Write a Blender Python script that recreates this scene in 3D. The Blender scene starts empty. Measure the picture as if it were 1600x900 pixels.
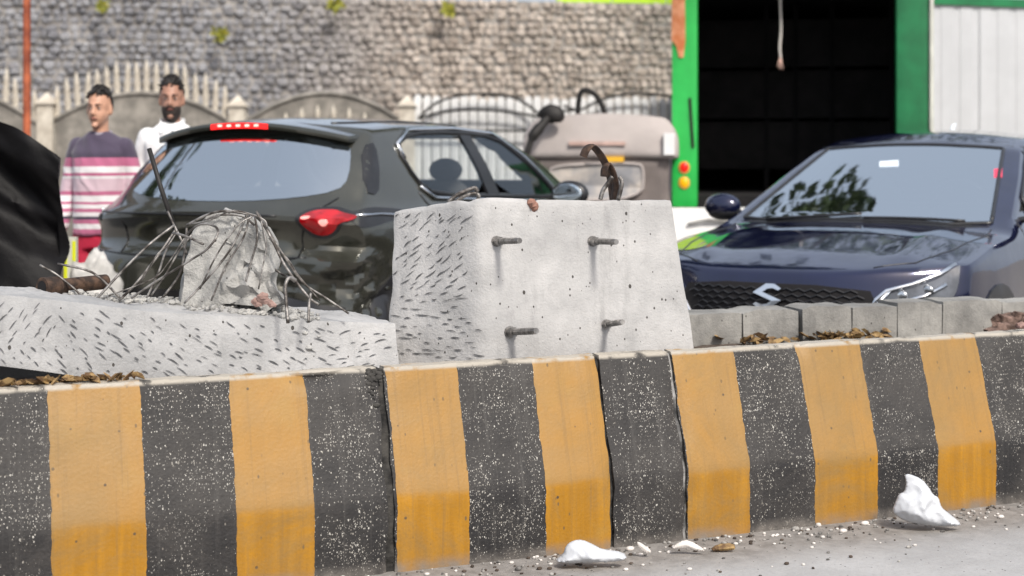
import bpy, bmesh, math, random
import numpy as np
from mathutils import Vector, Matrix, noise, geometry
from mathutils.bvhtree import BVHTree

sc = bpy.context.scene
C = sc.collection
R = math.radians
random.seed(7)

# ------------------------------------------------------------------ camera
CAM_H = 1.30            # metres above the road
F_PX = 2390.0           # focal length in pixels of a 1600 px wide picture
cam_d = bpy.data.cameras.new('camera')
cam = bpy.data.objects.new('camera', cam_d)
C.objects.link(cam)
cam.location = (0, 0, CAM_H)
cam.rotation_euler = (R(90), 0, 0)
cam_d.sensor_width = 36.0
cam_d.lens = F_PX / 1600 * 36.0
cam_d.shift_y = -(450 - 248) / 1600
cam_d.clip_end = 2000
cam_d.dof.use_dof = True
cam_d.dof.focus_distance = 5.1
cam_d.dof.aperture_fstop = 2.4
sc.camera = cam

# ------------------------------------------------------------------ sky, sun, exposure
SUN_EL, SUN_AZ = 46.0, 154.0        # degrees; azimuth clockwise from +Y (180 = behind the camera)
world = bpy.data.worlds.new('World')
sc.world = world
world.use_nodes = True
wn = world.node_tree
wn.nodes.clear()
w_out = wn.nodes.new('ShaderNodeOutputWorld')
w_bg = wn.nodes.new('ShaderNodeBackground')
w_sky = wn.nodes.new('ShaderNodeTexSky')
w_sky.sky_type = 'NISHITA'
w_sky.sun_disc = False
w_sky.sun_elevation = R(SUN_EL)
w_sky.sun_rotation = R(SUN_AZ)
w_sky.air_density = 1.0
w_sky.dust_density = 7.0
w_sky.ozone_density = 1.0
w_bg.inputs['Strength'].default_value = 0.15
w_mix = wn.nodes.new('ShaderNodeMix')          # thin even haze over the whole sky
w_mix.data_type = 'RGBA'
w_mix.inputs[0].default_value = 0.64
w_mix.inputs[7].default_value = (4.3, 4.75, 5.5, 1)
wn.links.new(w_sky.outputs[0], w_mix.inputs[6])
wn.links.new(w_mix.outputs[2], w_bg.inputs['Color'])
wn.links.new(w_bg.outputs[0], w_out.inputs['Surface'])

sun_d = bpy.data.lights.new('sun', 'SUN')
sun_d.energy = 2.9
sun_d.angle = R(9)
sun_d.color = (1.0, 0.955, 0.89)
sun = bpy.data.objects.new('sun', sun_d)
C.objects.link(sun)
_az, _el = R(SUN_AZ), R(SUN_EL)
to_sun = Vector((math.sin(_az) * math.cos(_el), math.cos(_az) * math.cos(_el), math.sin(_el)))
sun.rotation_euler = to_sun.to_track_quat('Z', 'Y').to_euler()
sun.location = (0, -10, 20)

sc.view_settings.view_transform = 'Standard'
sc.view_settings.look = 'None'
sc.view_settings.gamma = 1.0
sc.view_settings.exposure = 0.27
sc.render.engine = 'CYCLES'
sc.cycles.use_denoising = True
sc.cycles.max_bounces = 8
sc.cycles.transparent_max_bounces = 12


# ------------------------------------------------------------------ helpers
def pix(x, y, d):
    """Point that a spot of the photograph stands at when it is d metres deep."""
    return Vector(((x - 800) / F_PX * d, d, CAM_H - (y - 248) / F_PX * d))


def nz(x, y=0.0, z=0.0):
    return noise.noise(Vector((x, y, z)))


def tag(o, label=None, cat=None, group=None, kind=None):
    if label: o['label'] = label
    if cat: o['category'] = cat
    if group: o['group'] = group
    if kind: o['kind'] = kind
    return o


def empty(name, loc=(0, 0, 0), rz=0.0):
    o = bpy.data.objects.new(name, None)
    o.empty_display_size = 0.2
    C.objects.link(o)
    o.location = loc
    o.rotation_euler = (0, 0, rz)
    return o


class MB:
    def __init__(s):
        s.v, s.f, s.m = [], [], []

    def add(s, vs, fs, m=0):
        b = len(s.v)
        s.v.extend([tuple(p) for p in vs])
        s.f.extend([tuple(i + b for i in f) for f in fs])
        s.m.extend([m] * len(fs))
        return s

    def box(s, lo, hi, m=0, mat=None):
        x0, y0, z0 = lo; x1, y1, z1 = hi
        vs = [Vector(p) for p in ((x0, y0, z0), (x1, y0, z0), (x1, y1, z0), (x0, y1, z0), (x0, y0, z1), (x1, y0, z1), (x1, y1, z1), (x0, y1, z1))]
        if mat is not None: vs = [mat @ p for p in vs]
        return s.add(vs, [(0, 3, 2, 1), (4, 5, 6, 7), (0, 1, 5, 4), (1, 2, 6, 5), (2, 3, 7, 6), (3, 0, 4, 7)], m)

    def tube(s, pts, r, n=8, m=0, cap=True, flat=None):
        pts = [Vector(p) for p in pts]
        k = len(pts)
        rs = r if isinstance(r, (list, tuple)) else [r] * k
        t0 = (pts[1] - pts[0]).normalized()
        up = Vector((0, 0, 1)) if abs(t0.z) < 0.9 else Vector((1, 0, 0))
        a = t0.cross(up).normalized(); b = a.cross(t0).normalized()
        base = len(s.v)
        for i, p in enumerate(pts):
            if i == 0: t = t0
            elif i == k - 1: t = (pts[-1] - pts[-2]).normalized()
            else: t = ((pts[i + 1] - p).normalized() + (p - pts[i - 1]).normalized()).normalized()
            a = (a - t * a.dot(t)).normalized(); b = t.cross(a).normalized()
            ra, rb = rs[i] if isinstance(rs[i], (tuple, list)) else (rs[i], rs[i])
            for j in range(n):
                an = 2 * math.pi * j / n
                s.v.append(tuple(p + a * (math.cos(an) * ra) + b * (math.sin(an) * rb)))
        for i in range(k - 1):
            for j in range(n):
                j2 = (j + 1) % n
                s.f.append((base + i * n + j, base + i * n + j2, base + (i + 1) * n + j2, base + (i + 1) * n + j)); s.m.append(m)
        if cap:
            s.f.append(tuple(base + j for j in range(n))[::-1]); s.m.append(m)
            s.f.append(tuple(base + (k - 1) * n + j for j in range(n))); s.m.append(m)
        return s

    def lathe(s, prof, n=12, m=0, origin=(0, 0, 0)):
        o = Vector(origin); base = len(s.v)
        for r, z in prof:
            for j in range(n):
                an = 2 * math.pi * j / n
                s.v.append((o.x + r * math.cos(an), o.y + r * math.sin(an), o.z + z))
        for i in range(len(prof) - 1):
            for j in range(n):
                j2 = (j + 1) % n
                s.f.append((base + i * n + j, base + i * n + j2, base + (i + 1) * n + j2, base + (i + 1) * n + j)); s.m.append(m)
        s.f.append(tuple(base + j for j in range(n))[::-1]); s.m.append(m)
        s.f.append(tuple(base + (len(prof) - 1) * n + j for j in range(n))); s.m.append(m)
        return s

    def ellipsoid(s, c, rad, nu=14, nv=10, m=0, fn=None):
        c = Vector(c); base = len(s.v)
        s.v.append(tuple(c + Vector((0, 0, -rad[2]))))
        for i in range(1, nv):
            ph = -math.pi / 2 + math.pi * i / nv
            for j in range(nu):
                th = 2 * math.pi * j / nu
                p = Vector((rad[0] * math.cos(ph) * math.cos(th), rad[1] * math.cos(ph) * math.sin(th), rad[2] * math.sin(ph)))
                if fn: p = fn(p)
                s.v.append(tuple(c + p))
        s.v.append(tuple(c + Vector((0, 0, rad[2]))))
        top = len(s.v) - 1
        for j in range(nu):
            j2 = (j + 1) % nu
            s.f.append((base, base + 1 + j2, base + 1 + j)); s.m.append(m)
            s.f.append((top, base + 1 + (nv - 2) * nu + j, base + 1 + (nv - 2) * nu + j2)); s.m.append(m)
            for i in range(nv - 2):
                a = base + 1 + i * nu
                s.f.append((a + j, a + j2, a + nu + j2, a + nu + j)); s.m.append(m)
        return s

    def prism(s, poly, fn0, fn1, m=0):
        """poly = 2D outline, fn0/fn1 map a 2D point to the near and far 3D faces"""
        n = len(poly)
        vs = [fn0(p) for p in poly] + [fn1(p) for p in poly]
        fs = [tuple(range(n)), tuple(range(2 * n - 1, n - 1, -1))]
        fs += [(i, n + i, n + (i + 1) % n, (i + 1) % n) for i in range(n)]
        return s.add(vs, fs, m)

    def mesh(s, name, mats):
        me = bpy.data.meshes.new(name)
        me.from_pydata(s.v, [], s.f)
        for mt in (mats if isinstance(mats, (list, tuple)) else [mats]):
            me.materials.append(mt)
        if len(me.materials) > 1:
            me.polygons.foreach_set('material_index', s.m)
        me.update()
        return me

    def build(s, name, mats, parent=None, smooth=False, angle=None, fix=True):
        me = s.mesh(name, mats)
        if fix:
            bm = bmesh.new(); bm.from_mesh(me)
            bmesh.ops.recalc_face_normals(bm, faces=bm.faces)
            bm.to_mesh(me); bm.free()
        if smooth or angle:
            me.polygons.foreach_set('use_smooth', [True] * len(me.polygons))
        if angle:
            me.set_sharp_from_angle(angle=R(angle))
        o = bpy.data.objects.new(name, me)
        C.objects.link(o)
        if parent is not None: o.parent = parent
        return o


def link_mesh(name, me, parent=None, loc=None, rz=None, scale=None):
    o = bpy.data.objects.new(name, me)
    C.objects.link(o)
    if parent is not None: o.parent = parent
    if loc is not None: o.location = loc
    if rz is not None: o.rotation_euler = (0, 0, rz)
    if scale is not None: o.scale = scale
    return o


def shell(nu, nv, nt, fn, m=0):
    """Surface of a unit cube on a grid, each point sent through fn(u, v, t)."""
    idx, mb = {}, MB()

    def at(i, j, k):
        key = (i, j, k)
        if key not in idx:
            idx[key] = len(mb.v)
            mb.v.append(tuple(fn(i / nu, j / nv, k / nt)))
        return idx[key]
    for i in range(nu):
        for j in range(nv):
            for k in (0, nt):
                q = [at(i, j, k), at(i + 1, j, k), at(i + 1, j + 1, k), at(i, j + 1, k)]
                mb.f.append(tuple(q if k else q[::-1])); mb.m.append(m)
    for i in range(nu):
        for k in range(nt):
            for j in (0, nv):
                q = [at(i, j, k), at(i, j, k + 1), at(i + 1, j, k + 1), at(i + 1, j, k)]
                mb.f.append(tuple(q if j else q[::-1])); mb.m.append(m)
    for j in range(nv):
        for k in range(nt):
            for i in (0, nu):
                q = [at(i, j, k), at(i, j + 1, k), at(i, j + 1, k + 1), at(i, j, k + 1)]
                mb.f.append(tuple(q if i else q[::-1])); mb.m.append(m)
    return mb


def smooth_mb(mb, it=1, f=0.5):
    nb = [set() for _ in mb.v]
    for fc in mb.f:
        for a, b in zip(fc, fc[1:] + fc[:1]):
            nb[a].add(b); nb[b].add(a)
    P = np.array(mb.v)
    for _ in range(it):
        Q = np.array([P[list(n)].mean(axis=0) for n in nb])
        P = P * (1 - f) + Q * f
    mb.v = [tuple(p) for p in P]
    return mb


def chaikin(poly, it=2, closed=True):
    for _ in range(it):
        out = []
        n = len(poly)
        rng = range(n) if closed else range(n - 1)
        if not closed: out.append(Vector(poly[0]))
        for i in rng:
            a, b = Vector(poly[i]), Vector(poly[(i + 1) % n])
            out += [a * 0.75 + b * 0.25, a * 0.25 + b * 0.75]
        if not closed: out.append(Vector(poly[-1]))
        poly = out
    return poly


def catmull(pts, sub=6):
    pts = [Vector(p) for p in pts]
    P = [pts[0] * 2 - pts[1]] + pts + [pts[-1] * 2 - pts[-2]]
    out = []
    for i in range(1, len(P) - 2):
        p0, p1, p2, p3 = P[i - 1:i + 3]
        for s in range(sub):
            t = s / sub
            out.append(0.5 * ((2 * p1) + (p2 - p0) * t + (2 * p0 - 5 * p1 + 4 * p2 - p3) * t * t + (3 * p1 - p0 - 3 * p2 + p3) * t ** 3))
    out.append(pts[-1])
    return out


# ------------------------------------------------------------------ materials
class NT:
    """Small wrapper round a material's node tree."""
    def __init__(s, name):
        s.mat = bpy.data.materials.new(name)
        s.mat.use_nodes = True
        s.t = s.mat.node_tree
        s.t.nodes.clear()
        s.out = s.n('ShaderNodeOutputMaterial')
        s._co = None

    def n(s, typ, **kw):
        nd = s.t.nodes.new(typ)
        for k, v in kw.items(): setattr(nd, k, v)
        return nd

    def l(s, a, b): s.t.links.new(a, b)

    def setin(s, sock, v):
        if isinstance(v, bpy.types.NodeSocket): s.l(v, sock)
        else:
            if sock.type == 'RGBA' and not hasattr(v, '__len__'): v = (v, v, v, 1)
            elif sock.type == 'RGBA' and len(v) == 3: v = (*v, 1)
            sock.default_value = v

    @property
    def co(s):
        if s._co is None: s._co = s.n('ShaderNodeTexCoord').outputs['Object']
        return s._co

    def sep(s, vec=None):
        nd = s.n('ShaderNodeSeparateXYZ'); s.l(vec or s.co, nd.inputs[0]); return nd.outputs

    def scale(s, sc3, vec=None, rot=(0, 0, 0)):
        nd = s.n('ShaderNodeMapping'); s.l(vec or s.co, nd.inputs['Vector'])
        nd.inputs['Scale'].default_value = sc3; nd.inputs['Rotation'].default_value = rot
        return nd.outputs[0]

    def noise(s, sc_, detail=3.0, rough=0.55, vec=None, dist=0.0, color=False):
        nd = s.n('ShaderNodeTexNoise'); s.l(vec or s.co, nd.inputs['Vector'])
        nd.inputs['Scale'].default_value = sc_; nd.inputs['Detail'].default_value = detail
        nd.inputs['Roughness'].default_value = rough; nd.inputs['Distortion'].default_value = dist
        return nd.outputs['Color' if color else 'Fac']

    def voro(s, sc_, vec=None, feature='F1', rand=1.0):
        nd = s.n('ShaderNodeTexVoronoi', feature=feature); s.l(vec or s.co, nd.inputs['Vector'])
        nd.inputs['Scale'].default_value = sc_; nd.inputs['Randomness'].default_value = rand
        return nd.outputs

    def math(s, op, a, b=None, clamp=False):
        nd = s.n('ShaderNodeMath', operation=op, use_clamp=clamp)
        s.setin(nd.inputs[0], a)
        if b is not None: s.setin(nd.inputs[1], b)
        return nd.outputs[0]

    def mr(s, v, a, b, c=0.0, d=1.0, smooth=True):
        nd = s.n('ShaderNodeMapRange'); nd.clamp = True
        if smooth: nd.interpolation_type = 'SMOOTHSTEP'
        s.setin(nd.inputs['Value'], v)
        for k, x in zip(('From Min', 'From Max', 'To Min', 'To Max'), (a, b, c, d)): nd.inputs[k].default_value = x
        return nd.outputs[0]

    def mix(s, fac, a, b, typ='MIX'):
        nd = s.n('ShaderNodeMix', data_type='RGBA', blend_type=typ)
        s.setin(nd.inputs[0], fac); s.setin(nd.inputs[6], a); s.setin(nd.inputs[7], b)
        return nd.outputs[2]

    def bump(s, h, strength=0.3, dist=0.01, normal=None):
        nd = s.n('ShaderNodeBump'); nd.inputs['Strength'].default_value = strength; nd.inputs['Distance'].default_value = dist
        s.l(h, nd.inputs['Height'])
        if normal is not None: s.l(normal, nd.inputs['Normal'])
        return nd.outputs[0]

    def pbr(s, col, rough=0.6, metal=0.0, normal=None, spec=0.5, coat=0.0, sheen=0.0, emit=None, estr=0.0):
        p = s.n('ShaderNodeBsdfPrincipled')
        s.setin(p.inputs['Base Color'], col); s.setin(p.inputs['Roughness'], rough); s.setin(p.inputs['Metallic'], metal)
        s.setin(p.inputs['Specular IOR Level'], spec); p.inputs['Coat Weight'].default_value = coat; p.inputs['Coat Roughness'].default_value = 0.03
        p.inputs['Sheen Weight'].default_value = sheen
        if normal is not None: s.l(normal, p.inputs['Normal'])
        if emit is not None:
            s.setin(p.inputs['Emission Color'], emit); p.inputs['Emission Strength'].default_value = estr
        s.l(p.outputs[0], s.out.inputs['Surface'])
        return s.mat


def mk(name, col, rough=0.6, metal=0.0, var=0.18, vs=6.0, bump=0.0, bs=60.0, spec=0.5, coat=0.0, col2=None, sheen=0.0, emit=None, estr=0.0, lo=0.35, hi=0.68):
    t = NT(name)
    c1 = tuple(c * (1 - var) for c in col)
    c2 = col2 or tuple(min(1, c * (1 + var)) for c in col)
    f = t.mr(t.noise(vs, 4.0, 0.6), lo, hi)
    nrm = t.bump(t.noise(bs, 4.0, 0.6), bump, 0.01) if bump else None
    return t.pbr(t.mix(f, c1, c2), rough, metal, nrm, spec, coat, sheen, emit, estr)


M = {}
M['rebar'] = mk('rebar_steel', (0.10, 0.085, 0.075), 0.5, 0.75, 0.4, 25, 0.3, 150, col2=(0.36, 0.34, 0.32))
M['rust'] = mk('rusty_steel', (0.05, 0.032, 0.024), 0.65, 0.4, 0.3, 30, 0.4, 150, col2=(0.12, 0.07, 0.045))
M['bolt'] = mk('bolt_steel', (0.24, 0.23, 0.22), 0.42, 0.8, 0.35, 40, 0.2, 200)
M['soil'] = mk('median_soil', (0.075, 0.055, 0.042), 0.95, 0, 0.4, 9, 0.9, 45)
M['leaf'] = mk('dry_leaf', (0.20, 0.105, 0.045), 0.8, 0, 0.5, 30, col2=(0.36, 0.24, 0.10))
M['pebble'] = mk('pebble', (0.16, 0.15, 0.14), 0.9, 0, 0.5, 20, col2=(0.42, 0.40, 0.37))
M['plastic'] = mk('white_plastic', (0.52, 0.535, 0.56), 0.45, 0, 0.04, 6, 0.15, 50, spec=0.4)
M['paper'] = mk('scrap_paper', (0.62, 0.58, 0.54), 0.8, 0, 0.12, 20)
M['tyre'] = mk('tyre_rubber', (0.022, 0.022, 0.023), 0.85, 0, 0.2, 10)
M['rim'] = mk('wheel_alloy', (0.35, 0.35, 0.36), 0.35, 0.8, 0.1)
M['suv_paint'] = None
M['black_trim'] = mk('black_trim', (0.018, 0.018, 0.02), 0.35, 0, 0.2, 8)
M['gloss_black'] = mk('gloss_black', (0.008, 0.008, 0.009), 0.15, 0, 0.1, 8)
M['black_cloth'] = mk('black_tarpaulin', (0.0045, 0.004, 0.0045), 0.55, 0, 0.3, 5, 0.25, 25, spec=0.16)
M['chrome'] = mk('chrome', (0.82, 0.83, 0.85), 0.12, 1.0, 0.04)
M['skin1'] = mk('skin_light_brown', (0.55, 0.30, 0.20), 0.5, 0, 0.1, 14, 0.1, 120)
M['skin2'] = mk('skin_brown', (0.40, 0.21, 0.145), 0.5, 0, 0.1, 14, 0.1, 120)
M['hair'] = mk('black_hair', (0.016, 0.012, 0.010), 0.55, 0, 0.4, 60, 0.6, 160)
M['beard'] = mk('dark_beard', (0.030, 0.020, 0.016), 0.75, 0, 0.4, 60, 0.6, 160)
M['eye_white'] = mk('eye_white', (0.45, 0.42, 0.40), 0.3, 0, 0.03)
M['lip'] = mk('lip', (0.30, 0.11, 0.09), 0.5, 0, 0.08)
M['white_shirt'] = mk('white_shirt_cotton', (0.80, 0.80, 0.80), 0.85, 0, 0.03, 10, 0.2, 40, sheen=0.2)
M['trousers'] = mk('grey_trousers', (0.12, 0.12, 0.13), 0.85, 0, 0.2, 10)
M['red_shorts'] = mk('crimson_shorts', (0.55, 0.02, 0.06), 0.7, 0, 0.15, 10, 0.2, 30)
M['sandal'] = mk('dark_sandal', (0.04, 0.03, 0.025), 0.7, 0, 0.2)
M['picket'] = mk('cream_painted_picket', (0.62, 0.55, 0.45), 0.8, 0, 0.22, 7, 0.3, 50, col2=(0.72, 0.66, 0.56))
M['fence_concrete'] = mk('weathered_fence_concrete', (0.27, 0.25, 0.22), 0.9, 0, 0.35, 4, 0.5, 30, col2=(0.36, 0.33, 0.29))
M['iron'] = mk('black_iron', (0.02, 0.018, 0.017), 0.6, 0.3, 0.3, 20)
M['white_pale'] = mk('white_painted_pale', (0.80, 0.80, 0.79), 0.7, 0, 0.05, 4, 0.1, 40)
M['mortar'] = mk('wall_mortar', (0.30, 0.28, 0.26), 0.95, 0, 0.35, 3, 0.6, 25)
M['red_pole'] = mk('red_painted_pole', (0.42, 0.085, 0.035), 0.6, 0.1, 0.5, 3.0, 0.2, 60, col2=(0.62, 0.17, 0.07))
M['lime'] = mk('lime_banner', (0.45, 0.72, 0.02), 0.6, 0, 0.06)
M['plant'] = mk('wall_plant', (0.30, 0.36, 0.05), 0.7, 0, 0.4, 20, col2=(0.50, 0.44, 0.05))
M['truck_green'] = mk('bright_green_paint', (0.025, 0.50, 0.085), 0.35, 0, 0.1, 3, 0.05, 30, coat=0.3)
M['truck_green_dark'] = mk('dark_green_paint', (0.008, 0.15, 0.05), 0.45, 0, 0.2, 3)
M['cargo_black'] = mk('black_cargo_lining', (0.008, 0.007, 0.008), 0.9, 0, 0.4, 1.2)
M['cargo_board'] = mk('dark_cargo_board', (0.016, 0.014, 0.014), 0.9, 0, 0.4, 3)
M['orange'] = mk('orange_strip', (0.75, 0.22, 0.06), 0.5, 0, 0.2, 6, col2=(0.85, 0.40, 0.22))
M['amber'] = mk('amber_lamp', (0.85, 0.45, 0.01), 0.25, 0, 0.05, emit=(0.9, 0.45, 0.0), estr=0.25)
M['red_lamp'] = mk('red_lamp', (0.75, 0.015, 0.01), 0.25, 0, 0.05, emit=(0.9, 0.02, 0.01), estr=0.25)
M['lamp_ring'] = mk('lamp_ring', (0.78, 0.42, 0.10), 0.4, 0, 0.05)
M['canvas'] = mk('grey_canvas', (0.42, 0.375, 0.355), 0.8, 0, 0.08, 2.5, 0.3, 14)
M['canvas_dark'] = mk('taupe_canvas', (0.16, 0.135, 0.125), 0.8, 0, 0.15, 4, 0.3, 14)
M['white_barrier'] = mk('whitewashed_concrete', (0.80, 0.79, 0.77), 0.85, 0, 0.08, 4, 0.3, 40)
M['hoarding'] = mk('grey_hoarding_sheet', (0.50, 0.51, 0.52), 0.55, 0, 0.05, 2, 0.05, 10)
M['sack'] = mk('grey_white_sack', (0.50, 0.49, 0.47), 0.85, 0, 0.2, 12, 0.5, 30)
M['neon'] = mk('neon_yellow_strip', (0.75, 0.80, 0.02), 0.5, 0, 0.05)
M['pale_post'] = mk('pale_plastic_post', (0.62, 0.62, 0.55), 0.6, 0, 0.1)
M['bark'] = mk('tree_bark', (0.10, 0.075, 0.055), 0.9, 0, 0.4, 8, 0.6, 30)
M['leaves'] = mk('tree_leaves', (0.045, 0.085, 0.025), 0.6, 0, 0.4, 2, col2=(0.09, 0.13, 0.04))
M['interior'] = mk('car_interior', (0.035, 0.034, 0.036), 0.8, 0, 0.2, 6)
M['seat'] = mk('car_seat', (0.07, 0.065, 0.065), 0.8, 0, 0.15, 8)
M['tail_red'] = mk('red_tail_lens', (0.30, 0.003, 0.006), 0.08, 0, 0.5, 12, emit=(0.9, 0.01, 0.02), estr=0.10, coat=0.5)
M['tail_pink'] = mk('pale_red_lens', (0.85, 0.30, 0.28), 0.2, 0, 0.1, 8, emit=(1.0, 0.35, 0.3), estr=0.6)
M['brake_red'] = mk('lit_brake_lamp', (0.8, 0.02, 0.02), 0.2, 0, 0.05, emit=(1.0, 0.02, 0.02), estr=1.1)
M['brake_hot'] = mk('brake_led', (1.0, 0.6, 0.5), 0.3, 0, 0.05, emit=(1.0, 0.5, 0.42), estr=1.4)
M['lamp_clear'] = mk('headlamp_lens', (0.10, 0.11, 0.13), 0.05, 0.3, 0.3, 12, coat=1.0)
M['lamp_silver'] = mk('headlamp_reflector', (0.62, 0.64, 0.66), 0.18, 0.9, 0.3, 20)
M['plate'] = mk('number_plate', (0.72, 0.72, 0.68), 0.5, 0, 0.05)
M['sticker_red'] = mk('red_sticker', (0.75, 0.06, 0.12), 0.6, 0, 0.05)
M['sticker_white'] = mk('white_sticker', (0.75, 0.82, 0.88), 0.6, 0, 0.05)
M['yellow_plate'] = mk('yellow_plate', (0.80, 0.45, 0.03), 0.5, 0, 0.05)


def car_paint(name, col, rough=0.12, metal=0.25):
    t = NT(name)
    f = t.mr(t.noise(3.0, 4.0), 0.35, 0.7)
    dust = t.mix(t.mr(t.noise(9.0, 5.0, 0.7), 0.55, 0.8, 0.0, 0.10), col, (0.30, 0.28, 0.25))
    c = t.mix(f, dust, tuple(x * 1.25 for x in col))
    return t.pbr(c, t.mr(t.noise(14, 4), 0.3, 0.7, rough, rough + 0.1), metal, t.bump(t.noise(5, 2), 0.06, 0.05), 0.5, 0.9)


M['suv_paint'] = car_paint('dark_grey_car_paint', (0.062, 0.062, 0.050), 0.14, 0.55)
M['hatch_paint'] = car_paint('dark_blue_car_paint', (0.008, 0.011, 0.042), 0.06, 0.4)


def glass(name, tint=(0.55, 0.60, 0.62), refl=0.35):
    t = NT(name)
    tr = t.n('ShaderNodeBsdfTransparent'); t.setin(tr.inputs['Color'], tint)
    gl = t.n('ShaderNodeBsdfGlossy'); gl.inputs['Roughness'].default_value = 0.03; t.setin(gl.inputs['Color'], (0.90, 0.96, 1.0))
    gl_n = t.bump(t.noise(2.5, 2), 0.05, 0.05); t.l(gl_n, gl.inputs['Normal'])
    fr = t.n('ShaderNodeFresnel'); fr.inputs['IOR'].default_value = 1.55
    f = t.math('ADD', t.math('MULTIPLY', fr.outputs[0], 1.0 - refl), refl, True)
    mx = t.n('ShaderNodeMixShader')
    t.l(f, mx.inputs[0]); t.l(tr.outputs[0], mx.inputs[1]); t.l(gl.outputs[0], mx.inputs[2])
    t.l(mx.outputs[0], t.out.inputs['Surface'])
    return t.mat


M['rear_glass'] = glass('tinted_rear_glass', (0.60, 0.65, 0.67), 0.56)
M['side_glass'] = glass('side_window_glass', (0.85, 0.88, 0.86), 0.02)
M['windshield'] = glass('windshield_glass', (0.60, 0.64, 0.66), 0.62)
M['mirror'] = mk('mirror_glass', (0.75, 0.82, 0.86), 0.04, 1.0, 0.02)

# ------------------------------------------------------------------ the kerb's own frame
K_VP = 2.339
kl = math.hypot(K_VP, 1)
KX, KY = K_VP / kl, 1 / kl                 # along the kerb (to the right and away)
KERB_RZ = math.atan2(KY, KX)
P0 = Vector((0, 4.96, 0))
BATTER, KERB_H, BREAK = 0.115, 0.63, 0.235


def kerb_s(px, off=BATTER, lat=0.0):
    """distance along the kerb of a picture column on the line set back by off"""
    q = (px - 800) / F_PX
    # P0 + off*n + s*k ; n = (-KY, KX)
    return (q * (P0.y + off * KX) + off * KY) / (KX - q * KY)


def kpt(s, n, z):
    return Vector((P0.x + s * KX - n * KY, P0.y + s * KY + n * KX, z))


STRIPE_PX = [70, 206, 345, 475, 597, 708, 827, 931, 1046, 1143, 1237, 1334, 1428, 1520, 1614]
STRIPES = [kerb_s(p) for p in STRIPE_PX]
JOINTS = [-4.2, kerb_s(594), kerb_s(934), kerb_s(1047), 6.0]


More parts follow.
